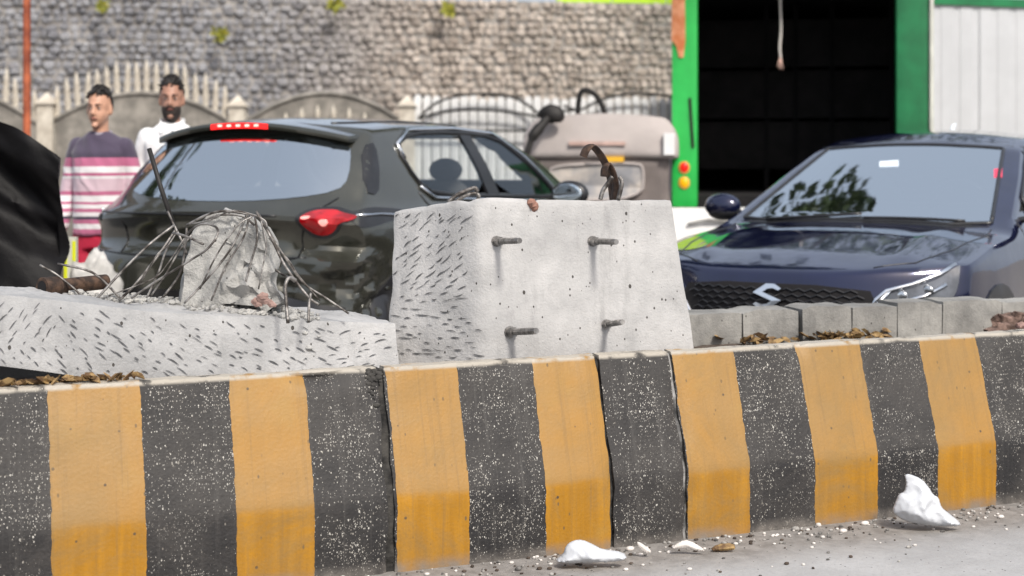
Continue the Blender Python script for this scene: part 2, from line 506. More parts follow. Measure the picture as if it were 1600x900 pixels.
def kerb_material():
    t = NT('painted_kerb')
    x, y, z = t.sep()
    wob = t.math('MULTIPLY', t.math('SUBTRACT', t.noise(22, 3), 0.5), 0.014)
    xs = t.math('ADD', x, wob)
    b = list(STRIPES)
    b = [b[0] - 0.29 * 2, b[0] - 0.29] + b
    b = b + [b[-1] + 0.25 * i for i in range(1, 9)]
    lo, hi = b[0] - 0.3, b[-1] + 0.3
    nd = t.n('ShaderNodeValToRGB'); cr = nd.color_ramp; cr.interpolation = 'CONSTANT'
    # STRIPES[0] (index 2 of b) starts a yellow stripe
    cols = [(1, 1, 1, 1), (0, 0, 0, 1)]
    cr.elements[0].position = 0.0; cr.elements[0].color = cols[1]
    cr.elements[1].position = (b[0] - lo) / (hi - lo); cr.elements[1].color = cols[0]
    for i, v in enumerate(b[1:], 1):
        e = cr.elements.new((v - lo) / (hi - lo)); e.color = cols[i % 2]
    t.l(t.mr(xs, lo, hi, smooth=False), nd.inputs[0])
    isy = nd.outputs[0]
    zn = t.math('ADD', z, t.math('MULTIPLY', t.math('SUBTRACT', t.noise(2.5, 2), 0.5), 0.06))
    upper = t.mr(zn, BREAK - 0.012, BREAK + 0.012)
    # yellow
    streak = t.noise(1.0, 4, 0.6, t.scale((26, 1, 2.2)))
    ye = t.mix(t.mr(streak, 0.35, 0.7), (0.33, 0.152, 0.009), (0.42, 0.195, 0.010))
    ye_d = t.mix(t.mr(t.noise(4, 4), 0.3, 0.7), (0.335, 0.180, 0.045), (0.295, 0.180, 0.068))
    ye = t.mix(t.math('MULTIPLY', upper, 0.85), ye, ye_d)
    ye = t.mix(t.math('MULTIPLY', t.mr(t.noise(5, 5, 0.7), 0.5, 0.75), 0.35), ye, (0.34, 0.22, 0.07))
    v = t.voro(15)
    pit = t.math('MULTIPLY', t.mr(v['Distance'], 0.05, 0.09, 1, 0), t.mr(t.sep(v['Color'])[0], 0.30, 0.35))
    ye = t.mix(pit, ye, (0.07, 0.05, 0.035))
    v2 = t.voro(34, t.scale((1, 1, 0.5)))
    pit2 = t.math('MULTIPLY', t.mr(v2['Distance'], 0.08, 0.16, 1, 0), t.mr(t.sep(v2['Color'])[1], 0.62, 0.68))
    ye = t.mix(pit2, ye, (0.14, 0.09, 0.04))
    # black with worn flecks
    bl = t.mix(t.mr(t.noise(3.5, 5, 0.65), 0.3, 0.7), (0.018, 0.017, 0.018), (0.034, 0.032, 0.031))
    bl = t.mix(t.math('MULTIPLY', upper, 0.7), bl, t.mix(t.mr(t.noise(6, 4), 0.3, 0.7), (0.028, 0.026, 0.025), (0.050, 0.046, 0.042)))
    dens = t.mr(t.noise(7, 5, 0.7), 0.36, 0.66, 0.93, 0.28)
    for scl, rad, ch in ((85, 0.18, 0), (150, 0.24, 1), (48, 0.12, 2), (220, 0.26, 1)):
        vv = t.voro(scl, t.scale((1.25, 1, 0.8)))
        keep = t.math('GREATER_THAN', t.sep(vv['Color'])[ch], dens)
        size = t.math('MULTIPLY', t.sep(vv['Color'])[(ch + 1) % 3], rad * 1.5)
        fl = t.math('MULTIPLY', t.math('LESS_THAN', vv['Distance'], size), keep)
        bl = t.mix(fl, bl, t.mix(t.sep(vv['Color'])[(ch + 2) % 3], (0.22, 0.20, 0.17), (0.58, 0.56, 0.51)))
    col = t.mix(isy, bl, ye)
    grime = t.mr(t.noise(2.6, 9, 0.78, dist=0.8), 0.42, 0.70, 0, 0.75)
    col = t.mix(grime, col, t.mix(isy, (0.055, 0.05, 0.046), (0.24, 0.15, 0.055)))
    run = t.mr(t.noise(1.0, 7, 0.75, t.scale((40, 1, 1.1))), 0.50, 0.72, 0, 0.55)
    col = t.mix(run, col, t.mix(isy, (0.085, 0.08, 0.074), (0.20, 0.125, 0.05)))
    gr = t.noise(150, 4, 0.75)
    col = t.mix(t.mr(gr, 0.52, 0.72, 0, 0.5), col, t.mix(isy, (0.018, 0.017, 0.017), (0.30, 0.17, 0.05)))
    # bare worn arris on the top and dust on the foot
    top = t.math('MULTIPLY', t.mr(z, KERB_H - 0.018, KERB_H - 0.006), t.mr(t.noise(18, 4), 0.30, 0.50))
    col = t.mix(top, col, (0.40, 0.365, 0.31))
    foot = t.math('MULTIPLY', t.mr(z, 0.0, 0.05, 1, 0), t.mr(t.noise(12, 4), 0.3, 0.7, 0.2, 0.9))
    col = t.mix(foot, col, (0.20, 0.18, 0.16))
    h = t.math('ADD', t.math('MULTIPLY', t.noise(110, 5, 0.7), 0.8), t.math('MULTIPLY', t.voro(90)['Distance'], 0.4))
    h = t.math('MULTIPLY', h, t.math('SUBTRACT', 1.0, t.math('MULTIPLY', isy, 0.55)))
    return t.pbr(col, t.mix(isy, 0.62, 0.5), 0, t.bump(h, 0.45, 0.006), 0.35)


M['kerb'] = kerb_material()


def concrete(name, c1, c2, pits=True, streaks=True, bump=0.5, vs=3.0, pit_amt=0.83):
    t = NT(name)
    col = t.mix(t.mr(t.noise(vs, 6, 0.65), 0.3, 0.7), c1, c2)
    col = t.mix(t.math('MULTIPLY', t.mr(t.noise(vs * 5, 5, 0.7), 0.5, 0.8), 0.5), col, tuple(c * 0.72 for c in c1))
    if streaks:
        st = t.noise(1.0, 5, 0.65, t.scale((16, 16, 1.6)))
        col = t.mix(t.math('MULTIPLY', t.mr(st, 0.52, 0.78), 0.42), col, tuple(c * 0.55 for c in c1))
    if pits:
        for scl, rad, thr in ((30, 0.13, pit_amt), (60, 0.16, pit_amt)):
            v = t.voro(scl, t.scale((1.1, 1.1, 0.75)))
            k = t.math('MULTIPLY', t.math('LESS_THAN', v['Distance'], t.math('MULTIPLY', t.sep(v['Color'])[1], rad * 1.4)), t.math('GREATER_THAN', t.sep(v['Color'])[0], thr))
            col = t.mix(k, col, (0.06, 0.055, 0.05))
    h = t.math('ADD', t.noise(30, 6, 0.7), t.math('MULTIPLY', t.noise(120, 3, 0.6), 0.4))
    return t.pbr(col, 0.85, 0, t.bump(h, bump, 0.008), 0.3)


M['block'] = concrete('pale_cement', (0.35, 0.345, 0.34), (0.49, 0.48, 0.47), bump=0.5, pit_amt=0.78)
M['slab'] = concrete('chiselled_cement', (0.30, 0.30, 0.30), (0.44, 0.435, 0.43), pits=True, pit_amt=0.85, bump=0.6)
M['stump'] = concrete('broken_concrete', (0.33, 0.325, 0.31), (0.48, 0.47, 0.445), pits=True, bump=1.0, vs=9, pit_amt=0.7)
M['stone'] = concrete('dirty_kerb_stone', (0.15, 0.147, 0.14), (0.36, 0.35, 0.325), pits=True, pit_amt=0.9)
M['gouge'] = mk('chisel_gouge', (0.09, 0.09, 0.092), 0.9, 0, 0.35, 20)
M['brick_red'] = mk('broken_brick', (0.22, 0.115, 0.085), 0.9, 0, 0.3, 20, 0.6, 60)
M['brick_pale'] = mk('dusty_brick', (0.34, 0.22, 0.19), 0.9, 0, 0.3, 20, 0.6, 60)
M['rubble'] = mk('dusty_rubble', (0.12, 0.075, 0.058), 0.95, 0, 0.4, 24, 0.9, 60, col2=(0.24, 0.16, 0.13))
M['seam'] = mk('joint_mortar', (0.012, 0.011, 0.011), 0.9, 0, 0.5, 14, 0.8, 40, col2=(0.06, 0.056, 0.05))
M['seam_pale'] = mk('pale_joint_mortar', (0.05, 0.05, 0.05), 0.9, 0, 0.4, 9, 0.8, 40, col2=(0.40, 0.39, 0.38))


def road_material():
    t = NT('road_surface')
    x, y, z = t.sep()
    # distance in front of the kerb's foot (object coordinates are the kerb's frame)
    d = t.math('ADD', t.math('MULTIPLY', y, -1.0), t.math('MULTIPLY', t.math('SUBTRACT', t.noise(3, 4), 0.5), 0.16))
    c = t.mix(t.mr(t.noise(1.3, 6, 0.7), 0.3, 0.7), (0.30, 0.297, 0.295), (0.42, 0.417, 0.415))
    c = t.mix(t.mr(t.noise(60, 4, 0.7), 0.45, 0.75, 0, 0.35), c, (0.22, 0.21, 0.2))
    dirt = t.mix(t.mr(t.noise(14, 5, 0.7), 0.3, 0.7), (0.17, 0.155, 0.14), (0.29, 0.27, 0.25))
    c = t.mix(t.mr(d, 0.16, 0.48, 0.95, 0.0), c, dirt)
    v = t.voro(55)
    k = t.math('MULTIPLY', t.math('LESS_THAN', v['Distance'], 0.16), t.math('GREATER_THAN', t.sep(v['Color'])[0], 0.86))
    c = t.mix(k, c, (0.07, 0.065, 0.06))
    h = t.math('ADD', t.noise(70, 5, 0.7), t.math('MULTIPLY', t.noise(9, 4), 0.6))
    return t.pbr(c, 0.9, 0, t.bump(h, 0.4, 0.008), 0.3)


M['road'] = road_material()


def stone_wall_material():
    t = NT('rubble_stone')
    geo = t.n('ShaderNodeNewGeometry').outputs['Position']
    x, y, z = t.sep(geo)
    v = t.voro(6.5, geo)
    r = t.sep(v['Color'])
    warm = t.mix(r[0], (0.36, 0.305, 0.26), (0.56, 0.49, 0.43))
    cool = t.mix(r[1], (0.20, 0.20, 0.215), (0.36, 0.36, 0.375))
    f = t.mr(t.math('ADD', x, t.math('MULTIPLY', t.noise(0.7, 3, vec=geo), 2.0)), -2.8, 0.0)
    c = t.mix(f, cool, warm)  # shaded left and lit right of the wall painted into the stone colours
    c = t.mix(t.mr(t.noise(0.8, 4, vec=geo), 0.5, 0.75, 0, 0.3), c, (0.15, 0.15, 0.145))
    c = t.mix(t.mr(t.noise(9, 5, 0.7, vec=geo), 0.5, 0.8, 0, 0.5), c, (0.11, 0.105, 0.10))
    c = t.mix(t.mr(t.noise(7, 4, 0.7, vec=t.scale((1, 1, 1), geo)), 0.60, 0.75, 0, 0.6), c, (0.50, 0.43, 0.37))
    return t.pbr(c, 0.9, 0, t.bump(t.noise(25, 5, 0.7, vec=geo), 0.6, 0.02), 0.25)


M['wall_stone'] = stone_wall_material()

# ================================================================== GROUND
g = MB()
g.add([(-400, -400, 0), (400, -400, 0), (400, 400, 0), (-400, 400, 0)], [(0, 1, 2, 3)])
road = g.build('road', M['road'])
road.location = (P0.x, P0.y, 0)
road.rotation_euler = (0, 0, KERB_RZ)
tag(road, 'pale dusty grey road surface', kind='structure')

# ================================================================== PAINTED KERB
kerb = empty('painted_kerb', P0, KERB_RZ)
tag(kerb, 'tall median kerb painted in black and yellow stripes', 'kerb')
TOPW = 0.055


def kerb_profile(w):
    """w 0..1 up the face from foot to top arris -> (inward, z)"""
    z = w * KERB_H
    n = 0.0 if z < BREAK else (z - BREAK) / (KERB_H - BREAK) * BATTER
    # round the break a little
    return n, z


def kerb_stone(s0, s1, idx):
    L = s1 - s0
    nu = max(6, int(L / 0.028))

    def fn(u, v, t):
        # u along, v up, t depth (0 front .. 1 back)
        s = s0 + u * L
        nfront, z = kerb_profile(v)
        nback = BATTER + TOPW
        n = nfront + t * (nback - nfront)
        x = s
        # wobble of a hand-finished face
        a = 0.004 * nz(s * 2.1, z * 3, 1 + idx) + 0.0025 * nz(s * 9, z * 11, 5)
        if t == 0: n += a
        zz = z
        if v == 1: zz += 0.005 * nz(s * 3.3, 2) + 0.003 * nz(s * 21, n * 20)
        # chipped arris and joints
        edge = max(0, 1 - abs(v - 1) / 0.07) * max(0, 1 - t / 0.35)
        ch = max(0, nz(s * 7.3, 4.4 + idx) - 0.18) * edge
        n += 0.05 * ch; zz -= 0.035 * ch
        e2 = max(0, 1 - min(s - s0, s1 - s) / 0.03)
        if t == 0: n += e2 * (0.006 + 0.016 * max(0, nz(z * 14, s0)))
        if 0 < u < 1: pass
        else: x += 0.008 * nz(z * 13, s0 * 3 + u)
        return (x, n, zz)
    mb = shell(nu, 22, 4, fn)
    return mb.build('kerb_stone', M['kerb'], kerb, smooth=True, angle=38)


gaps = [0.0, 0.013, 0.006, 0.008, 0.0]
for i in range(4):
    kerb_stone(JOINTS[i] + gaps[i], JOINTS[i + 1] - gaps[i + 1], i)
# dark mortar standing back in each joint, ragged
for i in (1, 2, 3):
    js = JOINTS[i]

    def fnj(u, v, t, js=js, i=i):
        n, z = kerb_profile(v)
        n += 0.020 + t * 0.12 + 0.010 * nz(z * 30, i)
        return (js + (u - 0.5) * gaps[i] * 2.4, n, z * 0.985)
    shell(2, 26, 2, fnj).build('joint_mortar', M['seam'] if i != 3 else M['seam_pale'], kerb)
# broken, tar-smeared arris beside the left joint
mb = MB()
for k in range(26):
    s = JOINTS[1] - random.uniform(0.0, 0.05); z = 0.625 - abs(random.gauss(0, 0.04))
    n, _ = kerb_profile(z / KERB_H)
    r = random.uniform(0.003, 0.009)
    mb.ellipsoid((s, n + 0.002, z), (r * 1.6, 0.004, r), 7, 5, fn=lambda p: p * (1 + 0.4 * nz(p.x * 200, p.y * 200, p.z * 200)))
mb.build('broken_edge', M['seam'], kerb, smooth=True)

# ================================================================== MEDIAN FILL
def fill_fn(u, v, t):
    s = -4.2 + u * 10.2
    n = BATTER + TOPW - 0.01 + t * 0.62
    z = 0.35 + v * 0.215
    if v == 1:
        z += 0.012 * nz(s * 4, n * 4) + 0.010 * nz(s * 13, n * 13)
        z += 0.055 * max(0, min(1, (-0.72 - s) / 0.5)) * (1 - t)
    return (s, n, z)


fill = shell(160, 1, 12, fill_fn).build('median_soil', M['soil'], smooth=True, angle=40)
fill.location = P0; fill.rotation_euler = (0, 0, KERB_RZ)
tag(fill, 'dark dusty soil filling the median behind the kerb', kind='structure')

# ================================================================== FAR KERB STONES
FA, FB = Vector((0.7125, 5.975, 0)), Vector((2.054, 6.459, 0))
fdir = (FB - FA).normalized()
far_rz = math.atan2(fdir.y, fdir.x)
far = empty('far_kerb', FA, far_rz)
tag(far, 'row of bare grey kerb stones beyond the soil at right', 'kerb')


def far_s(px):
    q = (px - 800) / F_PX
    return (q * FA.y - FA.x) / (fdir.x - q * fdir.y)


cuts = [-2.6, -2.1, -1.6, -1.1, -0.62, -0.16] + [far_s(p) for p in (1160, 1249, 1332, 1402, 1474, 1566)] + [far_s(1566) + 0.40 * i for i in range(1, 5)]
for i in range(len(cuts) - 1):
    a, b = cuts[i] + 0.002 + (0.012 if i == 7 else 0), cuts[i + 1] - 0.002
    top = 0.70 + random.uniform(-0.008, 0.008)
    if i == 9: top += 0.01
    tw = random.uniform(-0.01, 0.01)
    sd = i * 3.7

    def fn(u, v, t, a=a, b=b, top=top, tw=tw, sd=sd):
        x = a + u * (b - a); n = tw * (u - 0.5) + t * 0.15; z = 0.30 + v * (top - 0.30)
        e = max(0, 1 - (1 - v) / 0.15) * max(0, 1 - min(u, 1 - u) / 0.25)
        z -= 0.03 * e * max(0, nz(x * 17, sd) + 0.1)
        z += 0.006 * nz(x * 12, n * 12, sd) * v
        n += 0.006 * nz(x * 8, z * 8, sd)
        return (x, n, z)
    st = smooth_mb(shell(16, 12, 4, fn), 1, 0.12).build('kerb_stone', M['stone'], far, smooth=True, angle=45)
# broken red rubble past the last stone
rub = empty('rubble_heap', FA + fdir * (far_s(1592)) + Vector((-0.02, -0.10, 0.55)), far_rz)
tag(rub, 'small heap of broken reddish brick against the last grey kerb stone', 'rubble')
def mound(p):
    return p * (1 + 0.35 * nz(p.x * 16, p.y * 16, p.z * 16) + 0.30 * nz(p.x * 45, p.y * 45, p.z * 45))


mm = MB().ellipsoid((0.14, 0.05, 0.0), (0.25, 0.08, 0.115), 40, 24, fn=mound)
mm.build('rubble_mound', M['rubble'], rub, angle=30)
for k in range(26):
    v = Vector(random.choice(mm.v[300:]))
    r = random.uniform(0.010, 0.024)
    MB().ellipsoid(v, (r, r * 0.8, r * 0.7), 8, 6, fn=lambda p, k=k: p * (1 + 0.6 * nz(p.x * 60 + k, p.y * 60, p.z * 60))).build('brick_fragment', M['brick_pale'] if k % 3 else M['stone'], rub)

# ================================================================== BIG CONCRETE BLOCK
blk = empty('concrete_block', kpt(kerb_s(900, 0.25), 0.25, 0.56), KERB_RZ)
tag(blk, 'large pale concrete block with four bolts standing on the median', 'concrete block')
BI = (Matrix.Translation(blk.location) @ Matrix.Rotation(KERB_RZ, 4, 'Z')).inverted()
# front face corners (picture columns, depths)
fbl, fbr = pix(752, 590, 5.19), pix(1091, 570, 5.46)
ftl, ftr = pix(745, 308, 5.27), pix(1050, 312, 5.50)
lbl, ltl = pix(603, 600, 5.36), pix(615, 331, 5.46)        # far left edge of the chiselled side
fbl.z = fbr.z = lbl.z = 0.555
bbr, btr = fbr + Vector((-0.10, 0.30, 0)), ftr + Vector((-0.10, 0.26, -0.03))
bbl, btl = lbl + Vector((0.16, 0.28, 0)), ltl + Vector((0.16, 0.24, 0.02))


def block_fn(u, v, t):
    # u: 0..0.38 chiselled side, 0.38..1 front ; t depth ; v up
    U0 = 0.34
    if u < U0:
        k = u / U0
        fb, ft = lbl.lerp(fbl, k), ltl.lerp(ftl, k)
    else:
        k = (u - U0) / (1 - U0)
        fb, ft = fbl.lerp(fbr, k), ftl.lerp(ftr, k)
    bb, bt = bbl.lerp(bbr, u), btl.lerp(btr, u)
    f = fb.lerp(ft, v); b = bb.lerp(bt, v)
    p = f.lerp(b, t)
    # uneven top: dip between side and front, notch near the middle
    if v > 0.9:
        w = (v - 0.9) / 0.1
        p.z += w * (0.006 * nz(u * 14, t * 3) - 0.010 * max(0, 1 - abs(u - 0.305) / 0.03))
        p.z -= w * 0.028 * max(0, 1 - abs(u - 0.517) / 0.018) * max(0, 1 - t * 2.2)
        p.z -= w * 0.010 * math.sin(math.pi * min(1, max(0, (u - 0.36) / 0.64))) * 0.4
    rough = 0.010 if u < 0.36 else 0.0035
    d = Vector((nz(p.x * 9, p.y * 9, p.z * 9), nz(p.x * 9 + 7, p.y * 9, p.z * 9), 0.5 * nz(p.x * 9, p.y * 9 + 9, p.z * 9)))
    p += d * rough
    # ragged vertical arris
    e = max(0, 1 - abs(u - U0) / 0.03) * (1 if t == 0 else 0)
    if e: p += Vector((-0.02, -0.3, 0)).normalized() * -0.012 * e * (0.5 + nz(p.z * 18, 3))
    return BI @ p


bmb = shell(76, 44, 12, block_fn)
bmb = smooth_mb(bmb, 2, 0.35)
block_body = bmb.build('block_body', M['block'], blk, smooth=True, angle=60)
block_bvh = BVHTree.FromPolygons([Vector(v) for v in bmb.v], bmb.f)


def cast_px(bvh, mat_inv, px, py):
    o = mat_inv @ Vector((0, 0, CAM_H))
    d = (mat_inv.to_3x3() @ (pix(px, py, 5.0) - Vector((0, 0, CAM_H)))).normalized()
    h = bvh.ray_cast(o, d)
    return h


def gouges(bvh, inv, spots, parent, name='chisel_marks'):
    """spots: (px, py, angle in picture, length px, width px, bend px)"""
    mb = MB()
    for (x, y, a, L, w, bend) in spots:
        ca, sa = math.cos(a), math.sin(a)
        loc = []
        ok = True
        rayd = (inv.to_3x3() @ (pix(x, y, 5.0) - Vector((0, 0, CAM_H)))).normalized()
        for i in range(5):
            k = i / 4 - 0.5
            wd = w * (0.25, 0.8, 1.0, 0.7, 0.15)[i]
            bx = bend * (1 - 4 * k * k)
            for sgn in (-1, 1):
                xx = x + ca * k * L - sa * (sgn * wd * 0.5 + bx); yy = y + sa * k * L + ca * (sgn * wd * 0.5 + bx)
                h = cast_px(bvh, inv, xx, yy)
                if h[0] is None: ok = False; break
                loc.append(h[0] - rayd * 0.004)
            if not ok: break
        if not ok: continue
        # reject marks that fold over an edge
        if max((loc[i] - loc[0]).length for i in range(10)) > L / 430 * 1.9 + 0.02: continue
        mb.add(loc, [(0, 1, 3, 2), (2, 3, 5, 4), (4, 5, 7, 6), (6, 7, 9, 8)])
    o = mb.build(name, M['gouge'], parent, fix=False)
    o['kind'] = 'stuff'
    return o


spots = []
row = 0
y = 338
while y < 575:
    x = 618 + (row % 2) * 12
    while x < 748:
        f = max(0, min(1, (y - 430) / 60))
        a = R(-38) * (1 - f) + R(6) * f + random.uniform(-0.12, 0.12)
        if random.random() < 0.92 and not (x > 735 and random.random() < 0.5):
            spots.append((x + random.uniform(-4, 4), y + random.uniform(-4, 4), a, random.choice((8, 12, 15, 18, 22)) * random.uniform(0.8, 1.1), random.uniform(1.0, 2.5), random.uniform(-1.6, 1.6)))
        x += random.uniform(15, 25)
    row += 1
    y += random.uniform(10, 13)
gouges(block_bvh, BI, spots, blk)

# anchor bolts
for (x, y, x2, y2, bw) in ((776, 377, 812, 376, 1), (926, 377, 963, 378, 1), (797, 519, 838, 517, 1.1), (947, 507, 973, 503, 0.95)):
    h = cast_px(block_bvh, BI, x, y)[0]
    base = blk.matrix_basis @ h if False else (BI.inverted() @ h)
    n = Vector((KY, -KX, 0))
    # direction of the rod: out of the face, tip seen at (x2, y2)
    tip_d = base.y - 0.16
    tip = pix(x2, y2, tip_d)
    L = (tip - base).length
    bolt = MB().tube([BI @ (base - (tip - base) * 0.15), BI @ (base.lerp(tip, 0.5)), BI @ tip], 0.0098 * bw, 8).build('anchor_bolt', M['bolt'], blk, smooth=True, angle=40)
    nut = MB().tube([BI @ (base + (tip - base) * 0.02), BI @ (base + (tip - base) * 0.16)], 0.0165 * bw, 6).build('nut', M['bolt'], bolt)
    MB().tube([BI @ (base - (tip - base) * 0.02), BI @ (base + (tip - base) * 0.022)], 0.0195 * bw, 12).build('washer', M['bolt'], bolt)
    rg = MB()
    for q in range(9):
        c0 = base.lerp(tip, 0.25 + q * 0.075)
        rg.tube([BI @ c0, BI @ c0.lerp(tip, 0.02)], 0.0112 * bw, 8)
    rg.build('thread', M['bolt'], bolt)

# red chip in the notch, with a streak below
h = cast_px(block_bvh, BI, 833, 322)[0]
MB().ellipsoid(h + Vector((0, 0.01, 0.004)), (0.020, 0.03, 0.022), 9, 7, fn=lambda p: p * (1 + 0.5 * nz(p.x * 60, p.y * 60, p.z * 60))).build('brick_chip', M['brick_red'], blk)

# bent steel straps standing out of the top
def strap(pts, w, th, name, parent, inv, mat):
    P = [inv @ p for p in catmull(pts, 6)]
    mb = MB().tube(P, [(w, th)] * len(P), 10)
    return mb.build(name, mat, parent, smooth=True, angle=50)


D = 5.52
strap([pix(958, 312, D), pix(953, 275, D), pix(943, 250, D), pix(931, 233, D - 0.01), pix(923, 228, D - 0.02), pix(916, 234, D - 0.03), pix(911, 245, D - 0.03)], 0.026, 0.008, 'bent_strap', blk, BI, M['rust'])
strap([pix(960, 314, D - 0.03), pix(962, 290, D - 0.04), pix(957, 268, D - 0.05), pix(950, 258, D - 0.05), pix(945, 264, D - 0.06), pix(944, 276, D - 0.06)], 0.024, 0.009, 'bent_strap', blk, BI, M['rust'])
for pts in ([(938, 312), (942, 298), (950, 286), (957, 276)], [(966, 312), (970, 296), (972, 284), (968, 276)]):
    MB().tube([BI @ p for p in catmull([pix(x, y, D - 0.08) for x, y in pts])], 0.008, 7).build('rebar', M['rebar'], blk, smooth=True)
for pts, r in (([(700, 316), (712, 306), (728, 298), (742, 294), (746, 300)], 0.008), ([(706, 320), (722, 308), (740, 302), (748, 306), (744, 318)], 0.007)):
    MB().tube([BI @ p for p in catmull([pix(x, y, 5.36) for x, y in pts])], r, 7).build('rebar', M['rebar'], blk, smooth=True)

# ================================================================== BROKEN BASE WITH REBAR
base = empty('broken_barrier_base', kpt(kerb_s(300, 0.25), 0.25, 0.56), KERB_RZ)
tag(base, 'low broken concrete base with splayed steel bars left of the block', 'concrete base')
SI = (Matrix.Translation(base.location) @ Matrix.Rotation(KERB_RZ, 4, 'Z')).inverted()


def top_edge(px):      # picture row of the slab's front upper arris
    return float(np.interp(px, [-400, 0, 120, 230, 330, 460, 600, 640], [452, 462, 474, 488, 494, 501, 507, 507]))


def bot_edge(px):
    return float(np.interp(px, [-400, 0, 60, 130, 200, 240, 640], [560, 572, 580, 590, 600, 612, 600]))


def ip0(x, xs, ys):
    return float(np.interp(x, xs, ys))


def slab_fn(u, v, t):
    px = -420 + u * (625 + 420)
    s = kerb_s(px, 0.24)
    f0 = kpt(s, 0.235, 0.0)
    zt = CAM_H - (top_edge(px) - 248) / F_PX * f0.y
    zb = CAM_H - (bot_edge(px) - 248) / F_PX * f0.y
    # face leans back slightly
    n = 0.235 + 0.05 * v + t * (0.42 - 0.05 * v)
    z = zb + v * (zt - zb)
    if v == 1:
        pb = kpt(s, 0.655, 0.0)
        pxb = 800 + F_PX * pb.x / pb.y
        zback = CAM_H - (ip0(pxb, [-400, 0, 60, 150, 300, 430, 520, 560, 640], [445, 448, 450, 462, 467, 474, 485, 489, 492]) - 248) / F_PX * pb.y
        z = zt + (zback - zt) * t
        z += 0.012 * nz(s * 9, n * 12) * min(1, t * 3) + 0.010 * nz(s * 31, n * 31) * min(1, t * 3)
    p = kpt(s + 0.004 * nz(z * 9, s * 9), n, z)
    d = 0.008 * nz(s * 6, z * 8, t) + 0.004 * nz(s * 19, z * 19, t)
    if t == 0: p += Vector((KY, -KX, 0)) * d
    return SI @ p


smb = shell(150, 16, 22, slab_fn)
smb = smooth_mb(smb, 1, 0.3)
smb.build('slab', M['slab'], base, smooth=True, angle=50)
slab_bvh = BVHTree.FromPolygons([Vector(v) for v in smb.v], smb.f)
spots = []
row = 0
y = 476
while y < 604:
    x = 4 + (row % 2) * 13
    while x < 606:
        te, be = top_edge(x) + 8, min(bot_edge(x), 608 - 0.05 * x) - 3
        if te < y < be and random.random() < 0.74:
            a = R(42) if x < 150 else R(34) if x < 330 else R(26) if x < 520 else R(-12)
            if x < 170: a = R(-52) if x < 90 and y < 540 else a
            spots.append((x + random.uniform(-6, 6), y + random.uniform(-4, 4), a + random.uniform(-0.18, 0.18), random.choice((6, 9, 12, 15, 19)) * random.uniform(0.8, 1.15), random.uniform(1.0, 2.5), random.uniform(-1.5, 0.3)))
        x += random.uniform(16, 28)
    row += 1
    y += random.uniform(10, 13)
gouges(slab_bvh, SI, spots, base)

# stump of broken concrete
def stump_fn(u, v, t):
    dN = 5.02
    lx = np.interp(v, [0, 0.5, 0.85, 1], [278, 292, 306, 322]); rx = np.interp(v, [0, 0.25, 0.7, 0.95, 1], [440, 432, 424, 402, 388])
    yy = 482 - v * (482 - 334) + 0
    px = lx + u * (rx - lx)
    p = pix(px, yy, dN + t * (0.26 - 0.12 * v) + 0.03 * v)
    q = 0.034 if u > 0.45 else 0.014
    p += Vector((nz(p.x * 14, p.y * 14, p.z * 14), nz(p.x * 14, p.z * 14, 9), nz(p.z * 14, p.x * 14, 4))) * q
    p += Vector((0, nz(p.x * 45, p.z * 45, 2), nz(p.x * 45, p.z * 45, 6))) * q * 0.7
    return SI @ p


smooth_mb(shell(24, 26, 10, stump_fn), 1, 0.25).build('stump', M['stump'], base, smooth=True, angle=35)
# crushed crest along the back of the slab
mb = MB()
for k in range(360):
    px = random.uniform(75, 500)
    y0 = float(np.interp(px, [60, 150, 300, 430, 520, 560], [470, 470, 474, 480, 490, 497]))
    yy = y0 + random.gauss(0, 6)
    r = random.uniform(0.004, 0.012)
    p = pix(px, yy, 5.02 + random.uniform(-0.06, 0.1))
    pl = SI @ p
    hit = slab_bvh.ray_cast(pl + Vector((0, 0, 0.4)), Vector((0, 0, -1)))
    if hit[0] is None: continue
    pl = hit[0] + Vector((0, 0, r * random.uniform(0.2, 0.9)))
    mb.ellipsoid(pl, (r * random.uniform(0.8, 1.4), r, r * random.uniform(0.6, 1.1)), 6, 4, fn=lambda p, k=k: p * (1 + 0.7 * nz(p.x * 90 + k, p.y * 90, p.z * 90)))
o = mb.build('crushed_concrete', M['stump'], base); o['kind'] = 'stuff'
for cx, cy, r in ((414, 466, 0.022), (402, 472, 0.018), (424, 474, 0.016)):
    MB().ellipsoid(SI @ pix(cx, cy, 4.98), (r, r * 0.6, r * 0.8), 10, 8, fn=lambda p: p * (1 + 0.9 * nz(p.x * 70, p.y * 70, p.z * 70))).build('brick_chip', M['brick_pale'], base)

